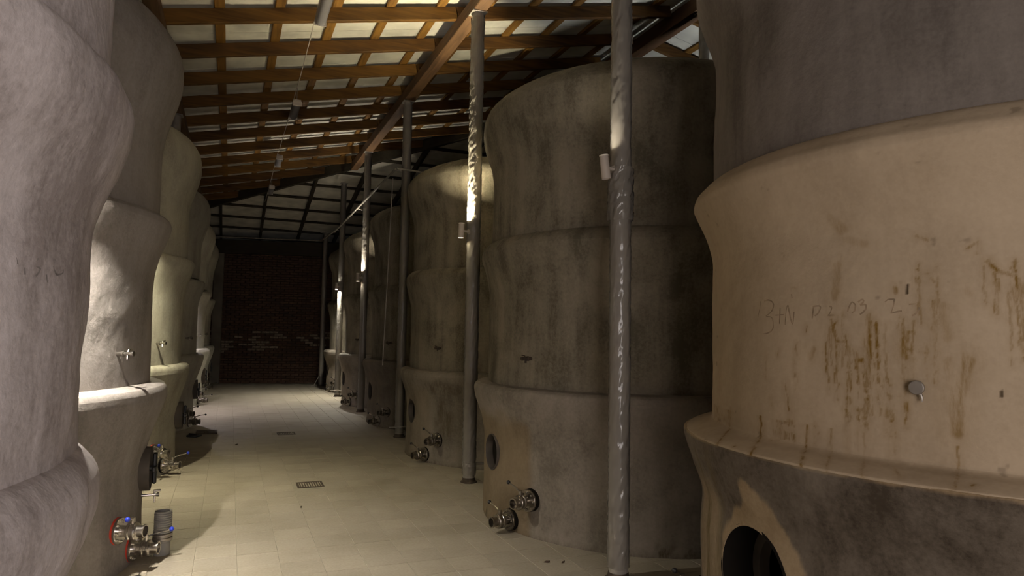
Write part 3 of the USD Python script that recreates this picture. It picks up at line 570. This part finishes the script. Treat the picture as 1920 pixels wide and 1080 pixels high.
def t1_stain_low(v):
    a = near_ang(v, 158); runs = sstep(.52, .7, meshkit.fbm(np.stack([ang_of(v) * .45, v[:, 2] * .6, v[:, 2] * 0], 1), 3, 9)) * sstep(8, 3, np.abs(a)) * .8
    e = sstep(.16, .0, np.abs(near_ang(v, 174) * .0256) ) * 0
    return runs + e
def stain_mask(v):
    m = np.zeros(len(v))
    wv = v + np.stack([fb(v, 35, 1) - .5, fb(v, 35, 2) - .5, .25 * (fb(v, 30, 4) - .5)], 1) * .018
    rr_ = random.Random(4); runs = []
    for w, k, pts in STAINS:
        if k < .7: continue
        for q in range(3 + int(w * 120)):
            i_ = rr_.randrange(len(pts)); p_ = np.array(pts[i_]); a_ = math.atan2(p_[1], p_[0]) + rr_.uniform(-1, 1) * w * .8 / 1.4; rad_ = math.hypot(p_[0], p_[1]); L_ = rr_.uniform(.04, .28); z_ = p_[2] + rr_.uniform(-.03, .05)
            runs.append((rr_.uniform(.004, .008), rr_.uniform(.4, .85), [(rad_ * math.cos(a_ + d_), rad_ * math.sin(a_ + d_), z_ - L_ * s_) for s_, d_ in ((0, 0), (.5, rr_.uniform(-.004, .004)), (1, rr_.uniform(-.004, .004)))]))
    for w, k, pts in STAINS + runs + CRACKS:
        lo, hi = np.min(pts, 0) - w * 3 - .04, np.max(pts, 0) + w * 3 + .04
        flat = pts in [c_[2] for c_ in CRACKS]
        if flat: lo[2] -= .03; hi[2] += .03
        idx = np.where(np.all((v > lo) & (v < hi), 1))[0]
        if not len(idx): continue
        d = seg_dist(wv[idx] * [1, 1, 0] + [0, 0, pts[0][2]], [(a_, b_, pts[0][2]) for a_, b_, c_ in pts]) if flat else seg_dist(wv[idx], pts); ww = max(w * .60, .0050)
        m[idx] = np.maximum(m[idx], np.maximum(min(1, k * 1.1 + .1) * sstep(ww * 1.4, ww * .4, d), .30 * k * sstep(ww * 3.5 + .01, ww * .8, d)))
    return m
def spot_mask(v):
    m = np.zeros(len(v))
    for w, k, pts in DARKS:
        d = seg_dist(v, pts); m = np.maximum(m, sstep(max(w, .006) * 1.2, max(w, .006) * .5, d))
    sp = fb(v, 14, 12); m = np.maximum(m, .35 * sstep(.735, .80, sp))
    return m
VAL_R = M['black_plastic']; VAL_L = M['blue_plastic']
def t1_ths(): return None
t = thing('concrete_tank', 'cream painted concrete tank with rusty runs and an open round manhole, foremost on the right', 'tank', (XR[0] * H, YR[0] * H, 0))
ths = angles(186, 62, 0.22, 4.0)
pr = smooth_profile(metres(T1_LOW), .012)
g = ring(pr, (R0 - .115) * H, angles(186, 62, 0.4, 4.0), 40, .02)
HA, HZ_, HR = 173.3, .520, .233
g = cut_hole(g, HA, HZ_, HR, .5, R0 * H)
mesh(t, 'lower_ring', g, M['plaster_stained'], 40, masks={'patch': t1_patch, 'stain': t1_stain_low}, label='dark stained lower ring with a bare pale patch round the manhole')
T1P = smooth_profile(metres(T1_MID), .0055)
g = ring(T1P, (R0 - .115) * H, ths, 41, .012)
mesh(t, 'middle_ring', g, M['cream_paint'], 24, masks={'stain': stain_mask, 'spot': spot_mask}, label='cream painted middle ring with rusty runs')
g = cap(smooth_profile(metres(T1_TOP), .02), angles(186, 75, 0.8, 4.0), 42, .02)
mesh(t, 'upper_ring', g, M['plaster_grey'], 40, label='bare grey upper ring')
inner = lathe([(HR - .066, 0), (HR + .012, 0), (HR + .012, .045), (HR - .052, .045), (HR - .066, .0)], 56, 'x')
mesh(t, 'manhole_neck', polar(inner, HA, R0 * H - .225, HZ_), M['neck_iron'], 30)
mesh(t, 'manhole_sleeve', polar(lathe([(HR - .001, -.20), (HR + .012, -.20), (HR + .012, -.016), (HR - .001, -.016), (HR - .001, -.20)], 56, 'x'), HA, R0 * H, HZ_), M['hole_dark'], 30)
def t1_rad(a, z): return np.interp(z, [p[1] for p in T1P[20:]], [p[0] for p in T1P[20:]]) + wobble(a, z, 41, .012)
ribbon(t, 'pencil_stroke', PENCIL, t1_rad, .0032, M['pencil'], 'stroke of the pencilled B+N and date')
# round level-gauge stub with a small tail
pg_ = cat(lathe([(0, -.02), (.020, -.02), (.020, .012), (.026, .014), (.026, .026), (.023, .029), (0, .030)], 24, 'x'), tube([(.02, .012, -.02), (.022, .018, -.036), (.02, .017, -.05)], [.006, .005, .003], 8))
mesh(t, 'gauge_plug', polar(pg_, -157.6, .874 * H, 1.424), M['steel_dull'], 30)
valve(t, 138, R0 * H, .15, (.2, 1, .5), VAL_R, M['hole_dark'])

# --- the other right-hand tanks
LBL = ['grey-brown concrete tank behind the nearest steel post, with yellowish manhole strip',
       'greenish-grey concrete tank with a mottled brown stain beside its valves, third on the right',
       'dim grey concrete tank with a thin vertical rod in front, fourth on the right',
       'grey concrete tank with a lamp-lit top, fifth on the right',
       'farthest concrete tank on the right, by the lamp post and the end wall']
def strip_patch(v): return sstep(24, 21, np.abs(near_ang(v, 179) + 3 * (fb(v, 3, 2) - .5))) * .85 * sstep(.95, .8, v[:, 2] + .25 * (fb(v, 4, 5) - .5))
def low_dirt(v): return .9 * sstep(.60, .74, fb(v, 9, 4)) * sstep(.16, .05, v[:, 2]) + .5 * sstep(.05, .0, v[:, 2])
def zero(v): return np.zeros(len(v))
def blotch(v):
    a = near_ang(v, -148) * .0256; d = np.hypot(a / .19, (v[:, 2] - .52) / .26); e = np.hypot((a + .02) / .34, (v[:, 2] - .92) / .10)
    return np.clip(.75 * sstep(1.25, .3, d + 1.2 * (fb(v, 9, 7) - .5)) + .6 * sstep(1.2, .4, e + 1.1 * (fb(v, 7, 9) - .5)), 0, 1) + low_dirt(v)
for i in range(1, 6):
    near = (1.0, 1.0, 1.4, 2.0, 2.4, 3.0)[i]
    dr = (0, 0, .012, .0, .0, .0)[i]; dz = (0, 0, -.025, -.035, -.045, -.05)[i]
    lo = adj(RIGHT_LOW, 0 if i == 1 else .012, dz); mi = adj(RIGHT_MID, dr, dz); tp = adj(RIGHT_TOP, dr, dz * .8)
    tz = .29 if i < 3 else .26
    vs = [(-158 + (i > 1) * 6, .921 * H, tz, (-.1, -1, .35), VAL_R, M['hole_dark'], 1.0, i < 3), (-167 + (i > 1) * 6, .921 * H, .095, (0, -1, .28), VAL_R, M['hole_dark'], 1.0, i < 3)]
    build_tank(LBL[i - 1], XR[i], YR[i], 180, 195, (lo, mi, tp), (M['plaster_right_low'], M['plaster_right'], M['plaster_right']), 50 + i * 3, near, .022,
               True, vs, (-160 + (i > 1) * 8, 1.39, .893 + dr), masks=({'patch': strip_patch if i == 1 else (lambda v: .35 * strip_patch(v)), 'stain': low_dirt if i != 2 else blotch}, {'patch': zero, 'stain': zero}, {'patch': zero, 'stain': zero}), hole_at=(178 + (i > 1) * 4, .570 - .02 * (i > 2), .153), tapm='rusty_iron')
# --- left-hand tanks
LBLL = ['big pinkish-grey concrete tank with lumpy bulging rings, foremost on the left',
        'lamp-lit pale concrete tank with red-gasketed steel valves, second on the left',
        'yellowish lit concrete tank behind the manhole with the black handwheel, third on the left',
        'shadowed grey concrete tank beside the dark floor plate, fourth on the left',
        'whitish lit narrow-looking concrete tank, fifth on the left', 'farthest concrete tank on the left, next to the end wall']
for i in range(6):
    near = (0.5, 0.8, 1.2, 2.0, 2.4, 3.0)[i]
    lo, mi, tp = (L1_LOW, L1_MID, L1_TOP) if i == 0 else (LEFT_LOW, LEFT_MID, LEFT_TOP)
    if i >= 2: lo = adj(lo, 0, -.012 * (i - 1) * .8); mi = adj(mi, 0, -.012 * (i - 1)); tp = adj(tp, 0, .0)
    if i == 2: lo = adj(lo, -.012, 0)
    red = M['red_rubber']
    vs = {0: [], 1: [(-20, .906 * H, .275, (.25, -1, .25), VAL_L, red), (-12, .908 * H, .10, (.9, .5, .18), VAL_L, red)],
          2: [(-28, .895 * H, .265, (.4, -1, .2), VAL_L, red), (-20, .9 * H, .10, (1, .35, .35), VAL_L, M['hole_dark'])]}.get(i, [(-24, .906 * H, .25, (.5, 1, .2), VAL_R, M['hole_dark'], 1.0, False), (-15, .906 * H, .10, (1, .3, .2), VAL_R, M['hole_dark'], 1.0, False)])
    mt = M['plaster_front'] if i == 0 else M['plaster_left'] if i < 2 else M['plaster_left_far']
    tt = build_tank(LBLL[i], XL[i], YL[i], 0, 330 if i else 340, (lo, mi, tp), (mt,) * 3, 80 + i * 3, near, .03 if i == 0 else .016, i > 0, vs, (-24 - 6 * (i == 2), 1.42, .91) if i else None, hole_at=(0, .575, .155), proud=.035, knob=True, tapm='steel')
    if i == 0:
        def l1_rad(a, z): return .917 * H + wobble(a, z, 81, .03)
        ribbon(tt, 'pencil_stroke', PENCIL_L, l1_rad, .0032, M['pencil_grey'], 'stroke of a faint pencilled scribble')
    if i == 1:
        mesh(tt, 'drain_tap', polar(cat(lathe([(0, -.04), (.010, -.04), (.010, .07), (.016, .072), (.016, .09), (0, .09)], 12, 'x'), bevel_box(.016, .016, .09, (.06, 0, -.01), .004), bevel_box(.05, .02, .014, (.075, 0, .03), .004)), 2, .906 * H + .02, .372), M['steel'], 30)

# ------------------------------------------------------------------ posts, their wrapping and lamps
PR = .0625
def wrap_mesh(x, y, z0, z1, seed, amp, r0=PR, n=40):
    """Loose cling film round a post: a crumpled sleeve."""
    zz = np.arange(z0, z1, .018); th = np.arange(n) * 2 * np.pi / n
    T, Z = np.meshgrid(th, zz)
    p = np.stack([np.cos(T) * 1.2 + seed, np.sin(T) * 1.2 + Z * 1.1, Z * 3.0 + T * 0], -1)
    f = meshkit.fbm(p * 2.6, 4, seed); ridge = 1 - np.abs(2 * meshkit.fbm(p * np.array([3.2, 3.2, 4.5]), 3, seed + 9) - 1)
    R = r0 + .0015 + amp * (.35 * f + .65 * np.clip(ridge - .62, 0, 1) / .38)
    V = np.stack([R * np.cos(T), R * np.sin(T), Z], -1).reshape(-1, 3); m = len(zz); Fc = []
    j = np.arange(n); k = (j + 1) % n
    for i in range(m - 1): Fc.append(np.stack([i * n + j, i * n + k, (i + 1) * n + k], 1)); Fc.append(np.stack([i * n + j, (i + 1) * n + k, (i + 1) * n + j], 1))
    return trimesh.Trimesh(V, np.vstack(Fc), process=False)
def lathe_open(prof, n=20): return trimesh.creation.revolve(np.array(prof, float), sections=n)
def post(label, x, y, top, base=True, film=True, seed=1, amp=.010, extra=None):
    p = thing('steel_post', label, 'post', (x * H, y * H, 0))
    ht = hz(top)
    mesh(p, 'shaft', lathe([(0, .01), (PR, .01), (PR, ht - .012), (0, ht - .012)], 32), M['galvanised'], 30)
    if base: mesh(p, 'base_plate', cat(lathe([(0, 0), (.088, 0), (.088, .010), (.084, .013), (0, .013)], 28), lathe([(PR, .012), (PR + .010, .012), (PR + .004, .05), (PR, .05), (PR, .012)], 28)), M['rusty_iron'], 30)
    mesh(p, 'head_plate', bevel_box(.17, .17, .012, (0, 0, ht - .006), .002), M['galvanised'])
    if film: mesh(p, 'film_wrap', wrap_mesh(x, y, .08, ht - .06, seed, amp), M['film'], True, label='crumpled clear plastic film')
    return p
ZT = ZB - .168 / H
RL = ['nearest wrapped steel post of the right row, standing in front of the grey-brown tank', 'second steel post of the right row, its film lit white by the lamp', 'third steel post of the right row, beside the hanging pipe',
      'fourth steel post of the right row, wrapped in shining film', 'fifth steel post of the right row, brightly lit from its lamp down to the floor', 'last steel post of the right row with a slanting foot brace near the end wall']
posts = []
for i in range(6):
    top = ZT if i < 5 else 1.70
    p = post(RL[i], XC, YC[i], top, True, True, 3 + i, .018 if i == 1 else .013 if i < 2 else .010)
    posts.append(p)
    if i == 0:
        def knot():
            w = wrap_mesh(0, 0, 2.36, 2.72, 21, .03, PR + .004); return w
        mesh(p, 'film_knot', knot(), M['film'], True, label='bunched knot of plastic film below the lamp')
    if i == 1:
        mesh(p, 'hanging_cable', tube([(.075, 0, hz(ZT) - .01), (.082, 0, hz(ZT) - .10), (.07, .01, hz(ZT) - .22), (.066, .01, hz(ZT) - .34)], .006, 8), M['cable_black'], True)
        mesh(p, 'clamp_bar', cat(lathe([(PR, .17), (PR + .012, .17), (PR + .012, .21), (PR, .21), (PR, .17)], 28), bevel_box(.16, .02, .025, (.13, 0, .19), .003), bevel_box(.012, .05, .09, (.20, 0, .18), .003)), M['galvanised'], 30)
    if i in (2, 4):
        mesh(p, 'clamp_bar', cat(lathe([(PR, .14), (PR + .01, .14), (PR + .01, .17), (PR, .17), (PR, .14)], 28), tube([(-.17, -.05, .155), (.12, -.07, .155)], .008, 8)), M['galvanised'], 30)
    if i == 5:
        mesh(p, 'cross_head', bevel_box(.30, .05, .03, (0, 0, hz(top) + .012), .004), M['galvanised'])
        mesh(p, 'foot_brace', cat(tube([(-.05, 0, .28), (-.19, -.02, .02)], .012, 8), bevel_box(.10, .06, .012, (-.22, -.02, .006), .002)), M['galvanised'], 30)
LX = [(-.625, 2.60), (-.52, 4.55), (-.50, 6.45), (-.50, 8.85), (-.50, 11.0)]
LLB = ['steel post between the foremost and second tanks on the left, hidden low behind the foremost', 'grey steel post showing at the roof above the second left tank', 'dark steel post showing between the second and third left tanks', 'orange-lit post top between the third and fourth left tanks', 'steel post behind the fifth left tank']
for (x, y), lb in zip(LX, LLB): post(lb, x, y, z_left(-.49) - .148 / H, True, False)
RGB_ = 'slender pale steel post under the ridge beam, rising behind the grey-brown tank'
post(RGB_, XRIDGE, 4.44, ZR - .165 / H, True, False)

def wall_lamp(key, label, px, py, x, y, zc, tilt, arm):
    """Two-ended cylinder lamp on a short arm; the arm reaches the post at (px, py)."""
    up, dn, col = LIT_LAMPS.get(key, (0, 0, (1, 1, 1)))
    t = thing('wall_lamp', label, 'lamp', (x * H, y * H, hz(zc)))
    a = math.radians(tilt); T = trimesh.transformations.rotation_matrix(a, [0, 1, 0])
    hh, rr = .078, .030
    hous = lathe([(rr - .003, -hh), (rr, -hh), (rr, hh - .004), (rr - .003, hh - .004), (rr - .003, .02), (0, .02), (0, -.02), (rr - .003, -.02), (rr - .003, -hh)], 32); hous.apply_transform(T)
    mesh(t, 'housing', hous, M['lamp_body'], 30)
    lip = lathe([(rr - .004, hh - .004), (rr + .001, hh - .004), (rr + .001, hh + .005), (rr - .004, hh + .005), (rr - .004, hh - .004)], 32); lip.apply_transform(T)
    mesh(t, 'glass_rim', lip, M['lamp_lip'], 30, label='pale rim')
    d = np.array([(px - x) * H, (py - y) * H, 0]); L = np.linalg.norm(d); d /= L
    br = cat(tube([d * (rr - .006), d * (L - PR + .004)], .012, 12), tube([d * (L - PR - .012), d * (L - PR + .004)], .026, 16))
    mesh(t, 'bracket', br, M['lamp_body'], 30)
    for s, nm in ((up, 1), (dn, -1)):
        if s <= 0: continue
        dsc = trimesh.creation.cylinder(.0255, .004, sections=24); dsc.apply_translation((0, 0, nm * (hh - (.022 if nm > 0 else .020)))); dsc.apply_transform(T)
        mesh(t, 'bulb', dsc, glow(f'glow_{key}_{"up" if nm > 0 else "down"}', col, LAMP * s), label='glowing lamp end')
    return t
wall_lamp('R1', 'small beige cylinder lamp on the nearest right-hand post', XC, YC[0], 1.412, YC[0] - .03, .688, -8, 0)
wall_lamp('R2', 'shining cylinder lamp on the second right-hand post, throwing light up the film', XC, YC[1], 1.408, YC[1] - .03, .672, 2, 0)
wall_lamp('R4', 'small lit cylinder lamp on the fourth right-hand post', XC, YC[3], 1.415, YC[3] - .05, .635, 0, 0)
wall_lamp('R5', 'glaring cylinder lamp on the fifth right-hand post, shining down', XC, YC[4], 1.436, YC[4] - .065, .635, 3, 0)
wall_lamp('L1', 'cylinder lamp mostly hidden behind the foremost left tank', LX[0][0], LX[0][1], -.565, 2.715, .63, 0, 0)
wall_lamp('L2', 'cylinder lamp hidden behind the second left tank, lighting the third', LX[1][0], LX[1][1], -.475, 4.68, .62, 0, 0)
wall_lamp('L4', 'cylinder lamp hidden behind the fourth left tank, lighting the fifth', LX[3][0], LX[3][1], -.47, 8.98, .62, 0, 0)
wall_lamp('RR', 'cylinder lamp on the ridge post behind the grey-brown tank, shining up', XRIDGE, 4.44, XRIDGE + .05, 4.345, .70, 0, 0)

# ------------------------------------------------------------------ pipes
def pipe(name, label, pts, rad, m, c='pipe', extra=()):
    t = thing(name, label, c, tuple(np.array(pts[0]) * H + np.array([0, 0, H])))
    o = np.array(pts[0]) * H
    mesh(t, 'tube', tube([np.array(p) * H - o for p in pts], rad, 12), m, True)
    for q, w in extra: mesh(t, 'bracket', tube([np.array(q) * H - o, np.array(w) * H - o], .011, 8), m, True)
    return t
pipe('hanging_pipe', 'long thin grey pipe running level along the right-hand posts to the end wall', [(1.392, 6.40, 1.525), (1.392, 8.5, 1.49), (1.42, 10.48, 1.49), (1.432, 12.44, 1.56), (1.432, 12.68, 1.58)], .019, M['galvanised'],
     extra=[((1.393, 8.5, 1.49), (XC - .0525, 8.5, 1.475)), ((1.42, 10.48, 1.49), (XC - .0525, 10.48, 1.475)), ((1.395, 6.425, 1.525), (XC - .0525, 6.425, 1.52))])
pipe('branch_pipe', 'short level pipe branching right from the third post over the tank tops', [(1.40, 6.36, 1.525), (1.60, 6.37, 1.518), (1.875, 6.38, 1.505)], .016, M['galvanised'])
pipe('hanging_rod', 'thin vertical rod hanging beside the third right-hand post', [(1.372, 6.40, 1.44), (1.352, 6.41, .6), (1.330, 6.43, -.33)], .008, M['steel_dull'], 'rod')
pipe('eaves_pipe', 'thin level pipe along the top of the brick end wall', [(-1.3, 13.3, 1.59), (.6, 12.93, 1.59), (1.5, 12.76, 1.59)], .018, M['galvanised'])

# ------------------------------------------------------------------ hanging luminaires and their cable
def tube_lamp(label, x, y, z, yaw=0, wrap=True):
    t = thing('strip_light', label, 'light fitting', (x * H, y * H, hz(z)), yaw)
    L = .66
    prof = np.array([(math.cos(a), math.sin(a)) for a in np.linspace(math.pi, 2 * math.pi, 11)]) * [.058, .062]
    from shapely.geometry import Polygon as PG
    body = trimesh.creation.extrude_polygon(PG(np.vstack([prof, [(.058, .01), (-.058, .01)]])), L); body.apply_transform(trimesh.transformations.rotation_matrix(math.pi / 2, [1, 0, 0])); body.apply_translation((0, L / 2, 0))
    mesh(t, 'diffuser', body, M['cover'], 40, label='milky plastic diffuser')
    mesh(t, 'tray', bevel_box(.10, L + .02, .022, (0, 0, .021), .006), M['lamp_body'])
    for s in (-1, 1): mesh(t, 'end_cap', bevel_box(.118, .012, .066, (0, s * (L / 2 + .005), -.026), .005), M['lamp_body'])
    for s in (-1, 1): mesh(t, 'hanger', tube([(0, s * L * .36, .04), (0, s * L * .36, (z_left(x) - z) * H + .01)], .004, 6), M['steel_dull'])
    return t
for lb, x, y, z in (('nearest unlit plastic-wrapped strip light, cut by the top edge of the picture', .455, 4.22, 1.965), ('second unlit strip light along the ceiling cable', .452, 6.22, 1.925), ('third unlit strip light along the ceiling cable', .452, 8.5, 1.985), ('farthest unlit strip light along the ceiling cable', .455, 10.15, 1.95)):
    tube_lamp(lb, x, y, z)
pts = []
for a, b, za, zb_ in ((2.2, 4.22, 2.0, 2.0), (4.22, 6.22, 2.0, 1.96), (6.22, 8.5, 1.96, 2.02), (8.5, 10.15, 2.02, 1.985), (10.15, 11.6, 1.985, 2.0)):
    for q in np.linspace(0, 1, 9)[:-1]: pts.append((.425, a + (b - a) * q, za + (zb_ - za) * q - .10 * q * (1 - q)))
t = thing('ceiling_cable', 'thin pale cable slung between the strip lights under the rafters', 'cable', (0, 0, 0))
mesh(t, 'strand', tube([(a * H, b * H, hz(c)) for a, b, c in pts], .005, 6), M['lamp_body'], True)

# ------------------------------------------------------------------ small things on the floor
def drain(label, x, y, w, d, bars, m=M['rusty_iron']):
    t = thing('floor_drain', label, 'drain', (x, y, 0))
    fr = cat(bevel_box(w, .022, .012, (0, d / 2 - .011, -.001), .002), bevel_box(w, .022, .012, (0, -d / 2 + .011, -.001), .002), bevel_box(.022, d - .04, .012, (w / 2 - .011, 0, -.001), .002), bevel_box(.022, d - .04, .012, (-w / 2 + .011, 0, -.001), .002))
    mesh(t, 'frame', fr, m)
    for k in range(bars): mesh(t, 'grate_bar', bevel_box(.012, d - .04, .010, (-w / 2 + .022 + (k + .5) * (w - .044) / bars, 0, -.003), .002), m)
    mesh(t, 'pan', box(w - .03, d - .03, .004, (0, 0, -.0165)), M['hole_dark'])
for x, y, lb in DRAINS: drain(lb, x, y, .262, .262, 9)
t = thing('floor_plate', 'dark iron cover plate on the floor beside the fourth left tank', 'plate', (-.27, 11.5, 0))
mesh(t, 'plate', bevel_box(.30, .34, .016, (0, 0, .009), .004), M['rusty_iron']); mesh(t, 'lifting_ring', moved(trimesh.creation.torus(.03, .005, 20, 8), (0, -.08, .021)), M['rusty_iron'], True)
mesh('/World', 'black_hose', tube([(-.52, 11.10, .018), (-.40, 11.02, .018), (-.34, 11.12, .018), (-.42, 11.22, .018), (-.50, 11.28, .018)], .016, 10), M['black_plastic'], True, label='short black hose end lying under the fourth left tank\'s valves', cat='hose')
# ribbed hose coupling standing on the floor
t = thing('hose_coupling', 'grey ribbed hose coupling standing upright beside the second left tank\'s valves', 'coupling', (-.385, 5.50, 0))
mesh(t, 'base_ferrule', lathe([(.036, 0), (.052, 0), (.052, .085), (.056, .09), (.056, .10), (.036, .10), (.036, 0)], 36), M['grey_rubber'], 30)
mesh(t, 'collar', lathe([(.036, .10), (.063, .10), (.066, .105), (.066, .118), (.060, .122), (.060, .130), (.065, .134), (.065, .146), (.060, .15), (.036, .15), (.036, .10)], 36), M['steel_dull'], 30)
pr = []
for k in range(9):
    z = .15 + k * .0155; pr += [(.053, z), (.0585, z + .004), (.0585, z + .010), (.053, z + .0145)]
mesh(t, 'ribbed_sleeve', lathe([(.040, .15)] + pr + [(.056, .292), (.056, .300), (.043, .300), (.040, .29), (.040, .15)], 36), M['grey_rubber'], 30)
r = random.Random(9)
def leaf(label, x, y, s, a):
    v = [(-s, 0, .003), (-.3 * s, .35 * s, .010), (.5 * s, .3 * s, .006), (s, .05 * s, .014), (.4 * s, -.3 * s, .004), (-.4 * s, -.28 * s, .009)]
    tm = trimesh.convex.convex_hull(np.vstack([v, np.array(v) * [1, 1, .2] + [0, 0, -.0008]])); mesh('/World', 'dry_leaf', moved(tm, (x, y, .0012), a), M['dry_leaf'], label=label, cat='leaf')
leaf('larger dark scrap of leaf on the floor left of the nearest post', 2.105, 4.435, .022, -.5)
leaf('smaller dark scrap of leaf on the floor close to the nearest post', 2.21, 4.39, .015, .2)
leaf('dark crumb on the lit floor left of the aisle, nearest the coupling', -.427, 6.44, .012, .9)
leaf('dark crumb on the floor in the middle distance of the aisle', .138, 10.2, .02, .3)
leaf('dark crumb on the floor below the nearest drain', .65, 6.5, .016, 1.3)

# ------------------------------------------------------------------ groups of repeats
GROUPS = {'concrete_tank': 'concrete tanks along the aisle', 'steel_post': 'steel roof posts', 'wall_lamp': 'cylinder lamps on the posts', 'strip_light': 'strip lights under the rafters',
          'floor_drain': 'slotted floor drains', 'dry_leaf': 'dark scraps on the floor', 'timber_beam': 'long roof beams'}
import re
for p in stage.GetPrimAtPath('/World').GetChildren():
    g = GROUPS.get(re.sub(r'_[0-9]{3}$', '', p.GetName()))
    if g: p.SetCustomDataByKey('group', g)
